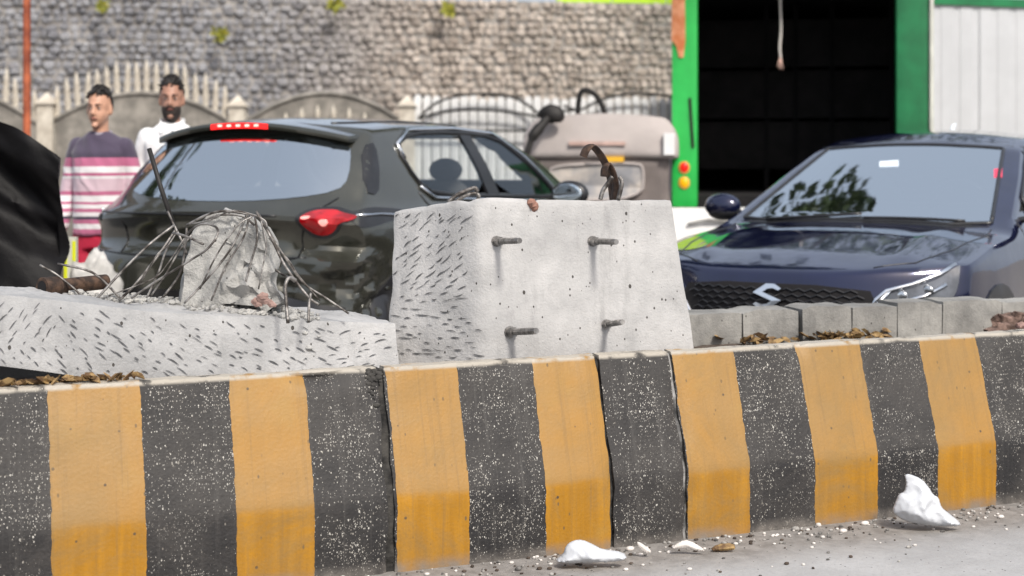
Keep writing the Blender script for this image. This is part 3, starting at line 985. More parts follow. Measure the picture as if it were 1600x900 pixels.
# reinforcement bars: picture polylines with depth
BARS = [
    # fan on the left, from the kink at (272, 355) down to the slab
    ([(272, 352, 5.05), (238, 378, 5.0), (200, 414, 4.97), (150, 468, 4.93)], 6.0),
    ([(275, 358, 5.06), (250, 395, 5.02), (215, 440, 4.98), (186, 470, 4.96)], 5.5),
    ([(274, 362, 5.08), (258, 395, 5.06), (248, 425, 5.04), (228, 468, 5.02)], 5.5),
    ([(300, 366, 5.02), (280, 392, 5.0), (258, 430, 4.98), (236, 462, 4.98)], 4.0),
    ([(62, 414, 4.95), (90, 430, 4.95), (120, 455, 4.95), (128, 466, 4.95)], 5.0),
    ([(90, 412, 4.98), (135, 422, 4.98), (158, 436, 4.98), (188, 466, 4.98)], 5.0),
    ([(205, 466, 4.90), (240, 442, 4.90), (300, 405, 4.90), (325, 388, 4.90), (340, 366, 4.92), (336, 354, 4.94), (315, 350, 4.96), (296, 362, 4.98), (286, 382, 5.0)], 5.0),
    ([(270, 364, 4.96), (290, 369, 4.94), (318, 382, 4.92)], 5.0),
    ([(262, 330, 5.08), (272, 352, 5.06), (284, 376, 5.04), (292, 398, 5.04)], 6.0),
    ([(292, 356, 5.04), (288, 396, 5.04), (280, 430, 5.04), (252, 468, 5.02)], 5.5),
    ([(292, 352, 5.04), (318, 338, 5.03), (345, 330, 5.02), (385, 334, 5.02), (402, 338, 5.02)], 5.5),
    ([(318, 344, 5.0), (345, 336, 5.0), (378, 338, 5.0), (398, 352, 5.0)], 5.0),
    ([(390, 336, 4.99), (380, 372, 4.97), (352, 418, 4.95), (330, 470, 4.93)], 4.5),
    ([(386, 336, 4.98), (360, 390, 4.96), (320, 440, 4.94), (288, 474, 4.92)], 4.5),
    ([(398, 336, 4.99), (402, 372, 4.97), (392, 410, 4.96), (384, 440, 4.95)], 4.5),
    ([(400, 330, 5.0), (424, 372, 4.98), (446, 416, 4.96), (480, 462, 4.94), (498, 476, 4.94)], 5.5),
    ([(404, 334, 5.02), (440, 394, 5.0), (472, 440, 5.0), (510, 466, 5.0), (545, 490, 5.0)], 4.0),
    ([(428, 420, 5.06), (440, 428, 5.06), (452, 434, 5.02), (460, 440, 5.0)], 5.0),
    ([(278, 360, 5.02), (262, 384, 5.0), (244, 400, 4.98), (214, 452, 4.96)], 3.2),
    ([(288, 372, 5.0), (262, 412, 4.98), (238, 436, 4.96), (170, 462, 4.94)], 3.0),
    ([(395, 338, 4.97), (372, 352, 4.95), (340, 396, 4.93), (312, 452, 4.92)], 3.2),
    ([(408, 345, 4.98), (416, 384, 4.97), (410, 420, 4.96), (404, 452, 4.95)], 3.2),
    ([(420, 372, 5.0), (452, 408, 5.0), (466, 430, 5.0), (500, 470, 5.0)], 3.0),
    ([(300, 350, 5.0), (330, 343, 4.98), (366, 329, 4.98), (410, 342, 4.98), (418, 356, 4.98)], 3.4),
    ([(486, 458, 4.90), (483, 475, 4.88), (482, 504, 4.86)], 6.0),
    ([(462, 438, 4.92), (452, 434, 4.90), (446, 446, 4.88), (447, 470, 4.86), (450, 505, 4.84)], 6.5),
]
for pts, wpx in BARS:
    P = [SI @ p for p in catmull([pix(*q) for q in pts], 6)]
    MB().tube(P, wpx * random.uniform(0.33, 0.44) / F_PX * 5.0, 7).build('rebar', M['rebar'], base, smooth=True)
# the thick straight bar
MB().tube([SI @ pix(233, 232, 5.10), SI @ pix(252, 295, 5.09), SI @ pix(276, 366, 5.08)], 0.0080, 8).build('rebar', M['iron'], base, smooth=True)
# rusted pipe stub lying on the slab
pp = [SI @ pix(70, 449, 4.92), SI @ pix(110, 446, 5.0), SI @ pix(165, 440, 5.12)]
pipe = MB().tube(pp, 0.025, 14).build('pipe', M['rust'], base, smooth=True, angle=50)
MB().tube([pp[0] + (pp[0] - pp[1]).normalized() * 0.010, pp[0] + (pp[1] - pp[0]).normalized() * 0.05], 0.033, 14).build('pipe_collar', M['rust'], pipe, smooth=True, angle=50)
MB().tube([pp[0] + (pp[0] - pp[1]).normalized() * 0.012, pp[0] + (pp[0] - pp[1]).normalized() * 0.006], 0.022, 12).build('pipe_bore', M['cargo_black'], pipe)

# ================================================================== LITTER
def leaf_litter(name, spots, mat, label, zf):
    mb = MB()
    for (s, n) in spots:
        c = Vector((s, n, zf(s, n)))
        L = random.uniform(0.014, 0.034); w = L * random.uniform(0.35, 0.6); a = random.uniform(0, 6.28)
        tilt = Matrix.Rotation(random.uniform(-0.7, 0.7), 3, 'X') @ Matrix.Rotation(random.uniform(-0.7, 0.7), 3, 'Y')
        rot = Matrix.Rotation(a, 3, 'Z') @ tilt
        pts = [Vector((-L, 0, 0)), Vector((-L * 0.3, w, 0.004)), Vector((L * 0.5, w * 0.8, 0.006)), Vector((L, 0, 0)), Vector((L * 0.5, -w * 0.8, 0.006)), Vector((-L * 0.3, -w, 0.004)), Vector((0, 0, -0.004))]
        mb.add([c + rot @ p + Vector((0, 0, 0.010)) for p in pts], [(0, 1, 6), (1, 2, 6), (2, 3, 6), (3, 4, 6), (4, 5, 6), (5, 0, 6)])
    o = mb.build(name, mat, fix=False)
    o.location = P0; o.rotation_euler = (0, 0, KERB_RZ)
    tag(o, label, 'leaves', kind='stuff')
    return o


sp = [(random.choice((random.uniform(far_s(1092), far_s(1440)), random.gauss(far_s(1172), 0.04), random.gauss(far_s(1340), 0.06), random.gauss(far_s(1290), 0.03))), -abs(random.gauss(0, 0.05)) - 0.012) for _ in range(85)]
lv = leaf_litter('dry_leaves', sp, M['leaf'], 'dry brown leaves lying along the foot of the grey kerb stones', lambda s, n: 0.568 + random.uniform(0, 0.022))
lv.location = FA; lv.rotation_euler = (0, 0, far_rz)
sp = [(random.uniform(kerb_s(-60, 0.2), kerb_s(215, 0.2)), 0.14 + abs(random.gauss(0, 0.05))) for _ in range(90)]
leaf_litter('leaf_scraps', sp, M['leaf'], 'dusty leaf scraps on the kerb top at far left', lambda s, n: 0.632 if n < 0.17 else 0.615)

mb = MB()
for k in range(900):
    s = random.uniform(-1.2, 3.4)
    d = 0.01 + abs(random.gauss(0, 0.10)) if random.random() < 0.8 else random.uniform(0, 0.6)
    r = random.uniform(0.0025, 0.008) * (1.6 if random.random() < 0.06 else 1)
    mb.ellipsoid((s, -d, r * 0.5), (r * random.uniform(0.8, 1.6), r, r * 0.7), 6, 4, m=random.choice((0, 0, 1, 2)))
peb = mb.build('gravel', [M['pebble'], M['soil'], M['paper']], smooth=True)
peb.location = P0; peb.rotation_euler = (0, 0, KERB_RZ)
tag(peb, 'fine grit and pebbles swept against the foot of the kerb', 'gravel', kind='stuff')


def crumpled(name, outline, d_at, label, depth=0.12, mat='plastic', seed=0.0, lift=0.10, cat='plastic bag'):
    """A crumpled bag: picture outline sets its silhouette; it bulges towards the road and lies on the ground."""
    pts = [pix(x, y, d_at) for x, y in outline]
    cx = sum(p.x for p in pts) / len(pts)
    root = Vector((cx, d_at, 0))
    poly = chaikin([Vector((p.x - cx, max(0.004, p.z))) for p in pts], 1)
    dense = []
    for i_ in range(len(poly)):
        a_, b_ = poly[i_], poly[(i_ + 1) % len(poly)]
        k_ = max(1, int((b_ - a_).length / 0.006)); dense += [a_.lerp(b_, j_ / k_) for j_ in range(k_)]
    poly = dense
    xs = [p.x for p in poly]; zs = [p.y for p in poly]
    # CDT with interior points
    vs = [Vector(p) for p in poly]; n = len(vs)
    st = (max(xs) - min(xs)) / 46
    xx = min(xs)
    while xx < max(xs):
        zz = 0.0
        while zz < max(zs):
            q = Vector((xx + random.uniform(-0.3, 0.3) * st, zz + random.uniform(-0.3, 0.3) * st))
            if inside(q, poly) and min((q - p).length for p in poly) > st * 0.5: vs.append(q)
            zz += st
        xx += st
    V, E, F, *_ = geometry.delaunay_2d_cdt(vs, [(i, (i + 1) % n) for i in range(n)], [], 1, 1e-6)
    zmax = max(zs)
    mb = MB()

    def bulge(q, side):
        dd = min((q - p).length for p in poly)
        b = min(1.0, dd / (0.35 * zmax)) ** 0.5
        f = 0.75 * (0.6 - 2 * abs(nz(q.x * 11 + seed + 0.6 * nz(q.y * 20, seed), q.y * 8, 1))) + 0.36 * (0.5 - 2 * abs(nz(q.x * 26 + seed, q.y * 22 + q.x * 9, 3)))
        k = (1 - q.y / zmax) * 0.75 + 0.25
        return side * depth * b * k * (0.75 + 0.9 * f * min(1, dd / 0.02))
    vf = [(q.x, -bulge(q, 1) * 1.0, q.y) for q in V]
    vb = [(q.x, bulge(q, 1) * 0.6, q.y) for q in V]
    mb.add(vf, [tuple(f) for f in F]); mb.add(vb, [tuple(f)[::-1] for f in F])
    o = mb.build(name, M[mat], smooth=True, angle=60, fix=False)
    o.location = root
    bm = bmesh.new(); bm.from_mesh(o.data); bmesh.ops.remove_doubles(bm, verts=bm.verts, dist=0.0005); bmesh.ops.recalc_face_normals(bm, faces=bm.faces); bm.to_mesh(o.data); bm.free()
    tag(o, label, cat)
    return o


def inside(p, poly):
    r = False; n = len(poly)
    for i in range(n):
        a, b = poly[i], poly[i - 1]
        if (a.y > p.y) != (b.y > p.y) and p.x < (b.x - a.x) * (p.y - a.y) / (b.y - a.y) + a.x: r = not r
    return r


crumpled('plastic_bag', [(1394, 797), (1400, 782), (1404, 772), (1414, 768), (1416, 752), (1413, 742), (1420, 740), (1440, 748), (1452, 762), (1458, 773), (1467, 777), (1470, 792), (1484, 803), (1498, 814), (1502, 822), (1466, 823), (1440, 820), (1412, 814), (1398, 804)], 5.35, 'upright crumpled white plastic bag against the kerb at right', 0.075, seed=2.0)
crumpled('plastic_bag', [(866, 876), (880, 866), (884, 852), (896, 844), (910, 843), (928, 851), (940, 858), (974, 862), (981, 874), (956, 878), (920, 879), (884, 880)], 4.86, 'flattened white plastic bag lying at the foot of the kerb', 0.075, seed=9.0)
crumpled('paper_scrap', [(994, 846), (1002, 848), (1020, 862), (1010, 864), (1000, 858)], 4.98, 'small folded white paper scrap right of the flat bag', 0.02, 'paper', 5.0, cat='paper')
crumpled('paper_scrap', [(1046, 858), (1062, 846), (1076, 843), (1104, 860), (1090, 861), (1070, 856)], 5.02, 'curled pale paper scrap under the kerb joint', 0.03, 'paper', 6.0, cat='paper')
crumpled('litter_scrap', [(1108, 862), (1120, 850), (1146, 848), (1150, 858), (1130, 864)], 5.06, 'dark muddy litter scrap right of the curled paper', 0.03, 'leaf', 8.0, cat='litter')


# ================================================================== CARS
class Car:
    def __init__(s, name, loc, rz, L):
        s.root = empty(name, loc, rz)
        s.mat = Matrix.Translation(Vector(loc)) @ Matrix.Rotation(rz, 4, 'Z')
        s.inv = s.mat.inverted()
        s.L = L
        s.cuts = []

    def shape(s, nu, nv, nt, fn, it=2, f=0.45, post=None):
        mb = smooth_mb(shell(nu, nv, nt, fn), it, f)
        if post: mb.v = [tuple(post(Vector(v))) for v in mb.v]
        s.mb = mb
        s.bvh = BVHTree.FromPolygons([Vector(v) for v in mb.v], mb.f)

    def hit(s, px, py):
        h = cast_px(s.bvh, s.inv, px, py)
        return h[0]

    def px2(s, pts, axis):
        """picture outline -> outline on the body, in the 2D frame of a view axis"""
        out = []
        for q in pts:
            h = s.hit(*q)
            if h is None: continue
            out.append(s.flat(h, axis))
        return out

    @staticmethod
    def flat(h, axis):
        return Vector((h.x, h.z)) if axis in ('rear', 'front') else Vector((h.y, h.z)) if axis in ('right', 'left') else Vector((h.x, h.y))

    def ray(s, q, axis):
        o, d = {'rear': ((q.x, -3, q.y), (0, 1, 0)), 'front': ((q.x, s.L + 3, q.y), (0, -1, 0)), 'right': ((4, q.x, q.y), (-1, 0, 0)), 'left': ((-4, q.x, q.y), (1, 0, 0)), 'top': ((q.x, q.y, 6), (0, 0, -1))}[axis]
        return Vector(o), Vector(d)

    def on(s, q, axis, off=0.0):
        o, d = s.ray(q, axis)
        h = s.bvh.ray_cast(o, d)
        if h[0] is None:
            h = s.bvh.find_nearest(o + d * 4)
        return h[0] - d * off, h[1]

    def patch(s, name, poly, axis, mat, parent=None, off=0.006, thick=0.014, res=0.05, rnd=1, bulge=0.0):
        poly = chaikin([Vector(p) for p in poly], rnd)
        pl = []
        n0 = len(poly)
        for i in range(n0):
            a, b = poly[i], poly[(i + 1) % n0]
            k = max(1, int((b - a).length / res))
            pl += [a.lerp(b, j / k) for j in range(k)]
        n = len(pl)
        vs = list(pl)
        xs = [p.x for p in pl]; ys = [p.y for p in pl]
        x = min(xs)
        while x < max(xs):
            y = min(ys)
            while y < max(ys):
                q = Vector((x, y))
                if inside(q, pl) and min((q - p).length for p in pl) > res * 0.45: vs.append(q)
                y += res
            x += res
        V, E, F, *_ = geometry.delaunay_2d_cdt(vs, [(i, (i + 1) % n) for i in range(n)], [], 1, 1e-6)
        o, d = s.ray(Vector((0, 0)), axis)
        P = []
        for q in V:
            b = 0
            if bulge:
                dd = min((q - p).length for p in pl); b = bulge * min(1, dd / (res * 1.5)) ** 0.5
            P.append(s.on(q, axis, off + b)[0])
        mb = MB(); mb.add(P, [tuple(f) for f in F])
        # rim
        cnt = {}
        for f in F:
            for a, b in zip(f, tuple(f[1:]) + (f[0],)): cnt[(min(a, b), max(a, b))] = cnt.get((min(a, b), max(a, b)), 0) + 1
        for (a, b), c in cnt.items():
            if c == 1: mb.add([P[a], P[b], P[b] + d * (thick + off), P[a] + d * (thick + off)], [(0, 1, 2, 3)])
        ob = mb.build(name, mat, parent or s.root, smooth=True, fix=False)
        # make the front face outward
        me = ob.data
        flip = sum(1 for f in me.polygons[:len(F)] if f.normal.dot(d) > 0) > len(F) / 2
        if flip: me.flip_normals()
        me.set_sharp_from_angle(angle=R(35))
        return ob

    def strip(s, name, pts, axis, r, mat, parent=None, off=0.004, closed=False, flat=1.0, n=6):
        """a moulding that follows the body under a 2D line"""
        P = []
        q = [Vector(p) for p in pts]
        if closed: q.append(q[0])
        dense = []
        for a, b in zip(q, q[1:]):
            k = max(1, int((b - a).length / 0.05)); dense += [a.lerp(b, j / k) for j in range(k)]
        dense.append(q[-1])
        P = [s.on(p, axis, off)[0] for p in dense]
        return MB().tube(P, r, n).build(name, mat, parent or s.root, smooth=True)

    def cut(s, poly, axis, depth, inset=0.0):
        poly = [Vector(p) for p in poly]
        c = sum(poly, Vector((0, 0))) / len(poly)
        poly = [p + (c - p).normalized() * min(inset, (c - p).length * 0.5) for p in poly]
        s.cuts.append((poly, axis, depth))

    def finish(s, mat, name='body'):
        body = s.mb.build(name, [mat, M['interior']], s.root, smooth=True, angle=32)
        for poly, axis, depth in s.cuts:
            def near(p):
                o, d = s.ray(p, axis); return o + d * 1.5
            if callable(depth): far = depth
            else:
                def far(p, depth=depth):
                    o, d = s.ray(p, axis); h = s.on(p, axis)[0]; return h + d * depth
            cb = MB().prism(poly, near, far, m=1)
            co = cb.build('cutter', [mat, M['interior']], s.root)
            md = body.modifiers.new('cut', 'BOOLEAN'); md.operation = 'DIFFERENCE'; md.object = co; md.solver = 'EXACT'
            dg = bpy.context.evaluated_depsgraph_get()
            me = bpy.data.meshes.new_from_object(body.evaluated_get(dg))
            body.modifiers.clear()
            old = body.data; body.data = me; bpy.data.meshes.remove(old)
            bpy.data.objects.remove(co)
        me = body.data
        me.polygons.foreach_set('use_smooth', [True] * len(me.polygons)); me.set_sharp_from_angle(angle=R(32))
        s.body = body
        return body

    def wheel(s, x, y, r=0.33, w=0.2):
        sg = 1 if x > 0 else -1
        wo = empty('wheel'); wo.parent = s.root; wo.location = (x, y, r)
        rot = Matrix.Rotation(R(90), 4, 'Y')
        mb = MB().lathe([(r * 0.62, -w / 2), (r * 0.93, -w / 2), (r, -w * 0.36), (r, w * 0.36), (r * 0.93, w / 2), (r * 0.62, w / 2)], 28)
        mb.v = [tuple(rot @ Vector(v)) for v in mb.v]; mb.build('tyre', M['tyre'], wo, smooth=True, angle=40)
        mb = MB().lathe([(r * 0.63, -w * 0.45), (r * 0.63, w * 0.45), (r * 0.55, w * 0.4), (r * 0.5, w * 0.25), (r * 0.1, w * 0.28), (r * 0.08, w * 0.40)], 28)
        for k in range(5):
            a = 2 * math.pi * k / 5
            mb.box((-0.03, 0.05, w * 0.25), (0.03, r * 0.58, w * 0.42), mat=Matrix.Rotation(a, 4, 'Z'))
        mb.v = [tuple(rot @ Vector((v[0], v[1], v[2] * sg))) for v in mb.v]; mb.build('rim', M['rim'], wo, angle=40)


def ip(x, xs, ys):
    return float(np.interp(x, xs, ys))


# ---------------------------------------------------------------- the dark SUV, seen from behind
SUV_YAW = R(27)
suv_rc = Vector((-0.815, 7.5, 0))
hd = Vector((math.sin(SUV_YAW), math.cos(SUV_YAW), 0)); rt = Vector((math.cos(SUV_YAW), -math.sin(SUV_YAW), 0))
suv = Car('parked_suv', suv_rc - rt * 0.90, -SUV_YAW, 3.99)
tag(suv.root, 'dark grey compact SUV with a dented rear quarter, seen from behind', 'car')
SB = 0.22


def suv_top(y):
    return ip(y, [0.30, 0.45, 0.9, 1.5, 2.05, 2.45, 2.85, 3.05, 3.5, 3.85, 4.0], [1.488, 1.505, 1.535, 1.545, 1.525, 1.36, 1.12, 1.045, 0.99, 0.90, 0.78])


def suv_rear(z):
    return ip(z, [0.22, 0.32, 0.55, 0.74, 0.80, 0.86, 0.96, 1.00, 1.02, 1.105, 1.46, 1.50], [0.10, 0.03, -0.03, -0.03, -0.01, 0.075, 0.06, 0.02, 0.012, 0.115, 0.40, 0.42])


def suv_front(z):
    return ip(z, [0.22, 0.35, 0.6, 0.8], [3.88, 3.97, 3.99, 3.94])


def suv_w(y, z):
    body = ip(z, [0.22, 0.35, 0.6, 0.8, 0.95, 1.02, 1.06], [0.80, 0.87, 0.90, 0.905, 0.89, 0.87, 0.83])
    if z > 1.06: body = ip(z, [1.06, 1.25, 1.45, 1.56], [0.83, 0.765, 0.665, 0.60])
    body *= ip(y, [0.0, 0.35, 1.0, 3.0, 3.6, 4.0], [0.955, 0.985, 1.0, 1.0, 0.97, 0.86])
    # wheel arch swell
    for wy in (0.72, 3.2):
        if abs(y - wy) < 0.55 and z < 0.95: body += 0.022 * (1 - abs(y - wy) / 0.55) * ip(z, [0.3, 0.6, 0.95], [1, 1, 0])
    return body


def suv_fn(u, v, t):
    tt = t * 2 - 1
    zr = SB + v * (1.488 - SB); zf = SB + v * (0.80 - SB)
    yr = suv_rear(zr) + 0.16 * abs(tt) ** 3.5
    yf = suv_front(zf) - 0.30 * abs(tt) ** 3
    y = yr + u * (yf - yr)
    y1 = 0.42 + 0.16 * abs(tt) ** 3.5 + u * (3.94 - 0.30 * abs(tt) ** 3 - 0.42 - 0.16 * abs(tt) ** 3.5)
    ztop = suv_top(y1) if u > 0 else 1.488
    ztop -= 0.06 * tt * tt
    z = SB + v * (ztop - SB)
    return (tt * suv_w(y, z), y, z)


def suv_dent(p):
    # crushed right rear quarter and bumper corner
    d = math.sqrt(((p.x - 0.78) / 0.42) ** 2 + ((p.y - 0.18) / 0.55) ** 2 + ((p.z - 0.66) / 0.24) ** 2)
    if d < 1 and p.x > 0.3:
        k = (1 - d) ** 0.7
        a = 0.075 * nz(p.x * 5 + 3, p.y * 5, p.z * 7) + 0.055 * abs(nz(p.x * 10, p.y * 10, p.z * 12)) - 0.045
        p = p + Vector((-0.55, 0.8, 0)).normalized() * (-a * 2.4 * k + 0.03 * k)
    return p


suv.shape(96, 52, 44, suv_fn, 2, 0.45, suv_dent)

RG = suv.px2([(238, 230), (330, 224), (430, 223), (515, 232), (523, 240), (515, 266), (498, 294), (440, 309), (350, 318), (262, 319), (205, 308), (188, 300), (205, 262)], 'rear')
# mean of left/right so that the glass is symmetric
xr = max(p.x for p in RG)
suv_glass_poly = [Vector(p) for p in ((-0.60, 1.375), (-0.3, 1.43), (0, 1.445), (0.3, 1.43), (0.60, 1.375), (0.635, 1.35), (0.70, 1.20), (0.68, 1.135), (0.50, 1.10), (0.2, 1.08), (-0.2, 1.08), (-0.50, 1.10), (-0.68, 1.135), (-0.70, 1.20), (-0.635, 1.35))]
suv.cut(suv_glass_poly, 'rear', lambda p: Vector((p.x, 2.2, max(p.y, 1.0))), 0.03)
fw = [(1.02, 1.10), (1.86, 1.075), (2.52, 1.06), (2.55, 1.09), (2.20, 1.33), (1.98, 1.435), (1.50, 1.455), (0.98, 1.44), (0.78, 1.37), (0.86, 1.18)]
suv.cut([Vector(p) for p in fw], 'right', lambda p: Vector((-2.5, p.x, p.y)), 0.03)
suv.cut([Vector(p) for p in ((-0.55, 1.44), (0.55, 1.44), (0.66, 1.16), (-0.66, 1.16))], 'front', lambda p: Vector((p.x, 1.9, p.y)), 0.0)
suv.finish(M['suv_paint'])
suv.patch('rear_window', suv_glass_poly, 'rear', M['rear_glass'], off=0.004, thick=0.0)
for sd, ax in ((1, 'right'), (-1, 'left')):
    front_w = [(1.76, 1.085), (2.50, 1.065), (2.53, 1.09), (2.19, 1.33), (1.97, 1.43), (1.66, 1.445)]
    rear_w = [(1.04, 1.105), (1.66, 1.09), (1.57, 1.448), (1.00, 1.435), (0.80, 1.365), (0.88, 1.19)]
    suv.patch('side_window', front_w, ax, M['side_glass'], off=0.003, thick=0.0)
    suv.patch('side_window', rear_w, ax, M['side_glass'], off=0.003, thick=0.0)
    suv.patch('pillar', [(1.64, 1.075), (1.78, 1.072), (1.68, 1.452), (1.55, 1.456)], ax, M['black_trim'], off=0.008, rnd=0)
    ring = chaikin([Vector(p) for p in fw], 1)
    suv.strip('window_trim', [p for p in ring], ax, 0.013, M['black_trim'], closed=True)
    suv.strip('chrome_trim', [(0.82, 1.30), (0.80, 1.38), (0.98, 1.462), (1.50, 1.478), (1.98, 1.455), (2.24, 1.33), (2.56, 1.10)], ax, 0.011, M['chrome'], off=0.010)
    suv.strip('chrome_trim', [(0.88, 1.15), (1.0, 1.085), (1.86, 1.05), (2.52, 1.035)], ax, 0.010, M['chrome'], off=0.010)
    # rear pillar infill, black
    suv.patch('rear_pillar', [(0.33, 1.13), (0.50, 1.37), (0.60, 1.39), (0.52, 1.22), (0.45, 1.11)], ax, M['black_trim'], off=0.006, rnd=1, res=0.03)
    # door mirror
    mr = empty('door_mirror'); mr.parent = suv.root; mr.location = (sd * 0.93, 2.36, 1.08)
    MB().ellipsoid((sd * 0.09, 0, 0), (0.125, 0.07, 0.085), 16, 10, fn=lambda p: Vector((p.x, max(p.y, -0.045), p.z))).build('mirror_housing', M['black_trim'], mr, smooth=True, angle=40)
    MB().ellipsoid((sd * 0.09, -0.046, 0), (0.10, 0.004, 0.066), 14, 8).build('mirror_glass', M['mirror'], mr, smooth=True)
    MB().tube([(sd * -0.06, 0.02, -0.05), (sd * 0.03, 0.0, -0.03)], 0.02, 6).build('mirror_arm', M['black_trim'], mr)
    # tail lamp
    tl = [(0.565, 0.985), (0.575, 1.02), (0.62, 1.05), (0.72, 1.055), (0.775, 1.035), (0.835, 1.018), (0.835, 0.995), (0.78, 0.975), (0.75, 0.93), (0.70, 0.90), (0.64, 0.905), (0.59, 0.94)]
    if sd < 0: tl = [(-(0.80 + (x - 0.55) * 0.14), 0.97 + (z - 0.97) * 0.6) for x, z in tl]
    tl = [(0.70 + (x - 0.70) * (0.88 if x < 0.8 else 1.0), 0.985 + (z - 0.985) * 0.88) for x, z in tl]
    hs = [Vector(p) for p in tl] if sd > 0 else [Vector((-0.80, 0.95)), Vector((-0.82, 1.0)), Vector((-0.79, 1.0))]; hc_ = sum(hs, Vector((0, 0))) / len(hs)
    suv.patch('lamp_housing', [hc_ + (p - hc_) * 1.22 for p in hs], 'rear', M['black_trim'], off=0.006, res=0.03, rnd=2)
    if sd < 0:
        suv.patch('tail_lamp', [(0.26, 1.03), (0.44, 1.03), (0.42, 0.93), (0.28, 0.92)], 'left', M['tail_red'], off=0.008, rnd=2)
        continue_lamp = False
    lamp = None if sd < 0 else suv.patch('tail_lamp', tl, 'rear', M['tail_red'], off=0.010, res=0.03, bulge=0.018, rnd=2)
    if sd > 0:
        suv.patch('lamp_bulb', [(0.685, 0.99), (0.72, 1.0), (0.735, 0.975), (0.705, 0.955)], 'rear', M['tail_pink'], lamp, off=0.034, res=0.02, rnd=2)
        suv.patch('lamp_bulb', [(0.60, 1.01), (0.635, 1.015), (0.645, 1.0), (0.605, 0.995)], 'rear', M['tail_pink'], lamp, off=0.034, res=0.02, rnd=2)
    suv.patch('lamp_surround', [(0.16, 1.02), (0.30, 1.055), (0.52, 1.045), (0.70, 1.02), (0.70, 0.995), (0.50, 0.985), (0.30, 0.955), (0.18, 0.95)], ax, M['black_trim'], off=0.005, rnd=2)
    suv.strip('chrome_trim', [(0.20, 1.015), (0.38, 1.018), (0.56, 1.006)], ax, 0.007, M['chrome'], off=0.010)
    # arches, wheels
    for wy in (0.72, 3.2):
        suv.patch('wheel_arch', [(wy + 0.43 * math.cos(a), 0.33 + 0.43 * math.sin(a)) for a in np.linspace(-0.2, math.pi + 0.2, 16)], ax, M['black_trim'], off=0.010, rnd=0)
        suv.wheel(sd * 0.835, wy, 0.335, 0.21)
    suv.strip('roof_rail', [(0.62, 1.49), (1.2, 1.51), (2.0, 1.50)], ax, 0.010, M['black_trim'], off=-0.02)
    suv.strip('door_gap', [(1.70, 1.04), (1.74, 0.8), (1.73, 0.35)], ax, 0.004, M['black_trim'], off=0.0)
    suv.strip('door_gap', [(0.86, 1.12), (0.98, 0.95), (1.08, 0.6), (1.12, 0.35)], ax, 0.004, M['black_trim'], off=0.0)
    suv.patch('door_handle', [(1.18, 1.0), (1.40, 0.995), (1.40, 0.965), (1.18, 0.97)], ax, M['suv_paint'], off=0.022, rnd=1)


# spoiler over the rear window with the lit brake lamp in its edge
def spoiler_fn(u, v, t):
    x = (u * 2 - 1) * 0.635
    c = 0.10 * abs(u * 2 - 1) ** 3
    zc = 1.497 - 0.078 * (u * 2 - 1) ** 2
    y = 0.335 + c + t * (0.34)
    z = zc + 0.030 * t + (v - 1) * 0.036
    return (x, y, z)


sp_o = smooth_mb(shell(40, 3, 8, spoiler_fn), 1, 0.3).build('spoiler', M['suv_paint'], suv.root, smooth=True, angle=35)
mb = MB()
for k in range(24):
    pass


def brake_fn(u, v, t):
    x = (u * 2 - 1) * 0.185
    return (x, 0.328 + 0.10 * abs(x / 0.635) ** 3 + t * 0.03, 1.4635 + v * 0.028 - 0.078 * (x / 0.635) ** 2)


bl = shell(16, 1, 1, brake_fn).build('brake_lamp', M['brake_red'], suv.root)
for k in range(5):
    xx = -0.12 + k * 0.06
    MB().box((xx - 0.012, 0.322, 1.472), (xx + 0.012, 0.327, 1.483)).build('brake_led', M['brake_hot'], bl)
suv.strip('tailgate_crease', [(-0.80, 1.01), (-0.4, 1.01), (0, 1.01), (0.45, 1.01)], 'rear', 0.006, M['black_trim'], off=-0.001)
suv.patch('rear_bumper', [(-0.80, 0.62), (0.80, 0.62), (0.76, 0.34), (-0.76, 0.34)], 'rear', M['black_trim'], off=0.012, rnd=1, res=0.08)
for sx in (-1, 1):
    suv.strip('tailgate_gap', [(sx * 0.70, 1.10), (sx * 0.60, 1.0), (sx * 0.57, 0.90), (sx * 0.56, 0.80)], 'rear', 0.0045, M['gloss_black'], off=0.0)
suv.strip('tailgate_gap', [(-0.78, 0.80), (-0.4, 0.79), (0.4, 0.79), (0.60, 0.80)], 'rear', 0.006, M['gloss_black'], off=0.0)
# seats and dash glimpsed through the glass
for sx in (-0.37, 0.37):
    mb = MB(); mb.ellipsoid((sx, 1.95, 0.86), (0.24, 0.10, 0.33), 14, 10); mb.ellipsoid((sx, 1.93, 1.23), (0.12, 0.05, 0.075), 12, 8)
    mb.build('front_seat', M['seat'], suv.root, smooth=True)
MB().tube([(-0.60, 1.0, 1.02), (0.60, 1.0, 1.02)], [(0.10, 0.12)] * 2, 12).build('rear_seat', M['seat'], suv.root, smooth=True)

# ---------------------------------------------------------------- the blue hatchback, seen from the front
HA = R(33)
hat_front = Vector((1.222, 7.30, 0))
hh = Vector((-math.sin(HA), -math.cos(HA), 0))
HL = 3.99
hat = Car('oncoming_hatchback', hat_front - hh * HL, math.pi - HA, HL)
tag(hat.root, 'shiny dark blue hatchback facing the camera at right', 'car')
HB = 0.20


def hat_top(y):
    y = HL - y      # measured from the nose
    return ip(y, [0.0, 0.10, 0.35, 0.8, 1.12, 1.20, 2.14, 2.4, 2.8, 3.3, 3.65, 3.99], [0.735, 0.775, 0.845, 0.925, 0.955, 0.975, 1.40, 1.46, 1.485, 1.45, 1.36, 1.10])


def hat_front_f(z):
    return HL - ip(z, [0.2, 0.3, 0.45, 0.62, 0.70, 0.76], [0.10, 0.03, 0.0, 0.01, 0.03, 0.06])


def hat_rear_f(z):
    return ip(z, [0.2, 0.5, 0.9, 1.1], [0.1, 0.0, 0.05, 0.15])


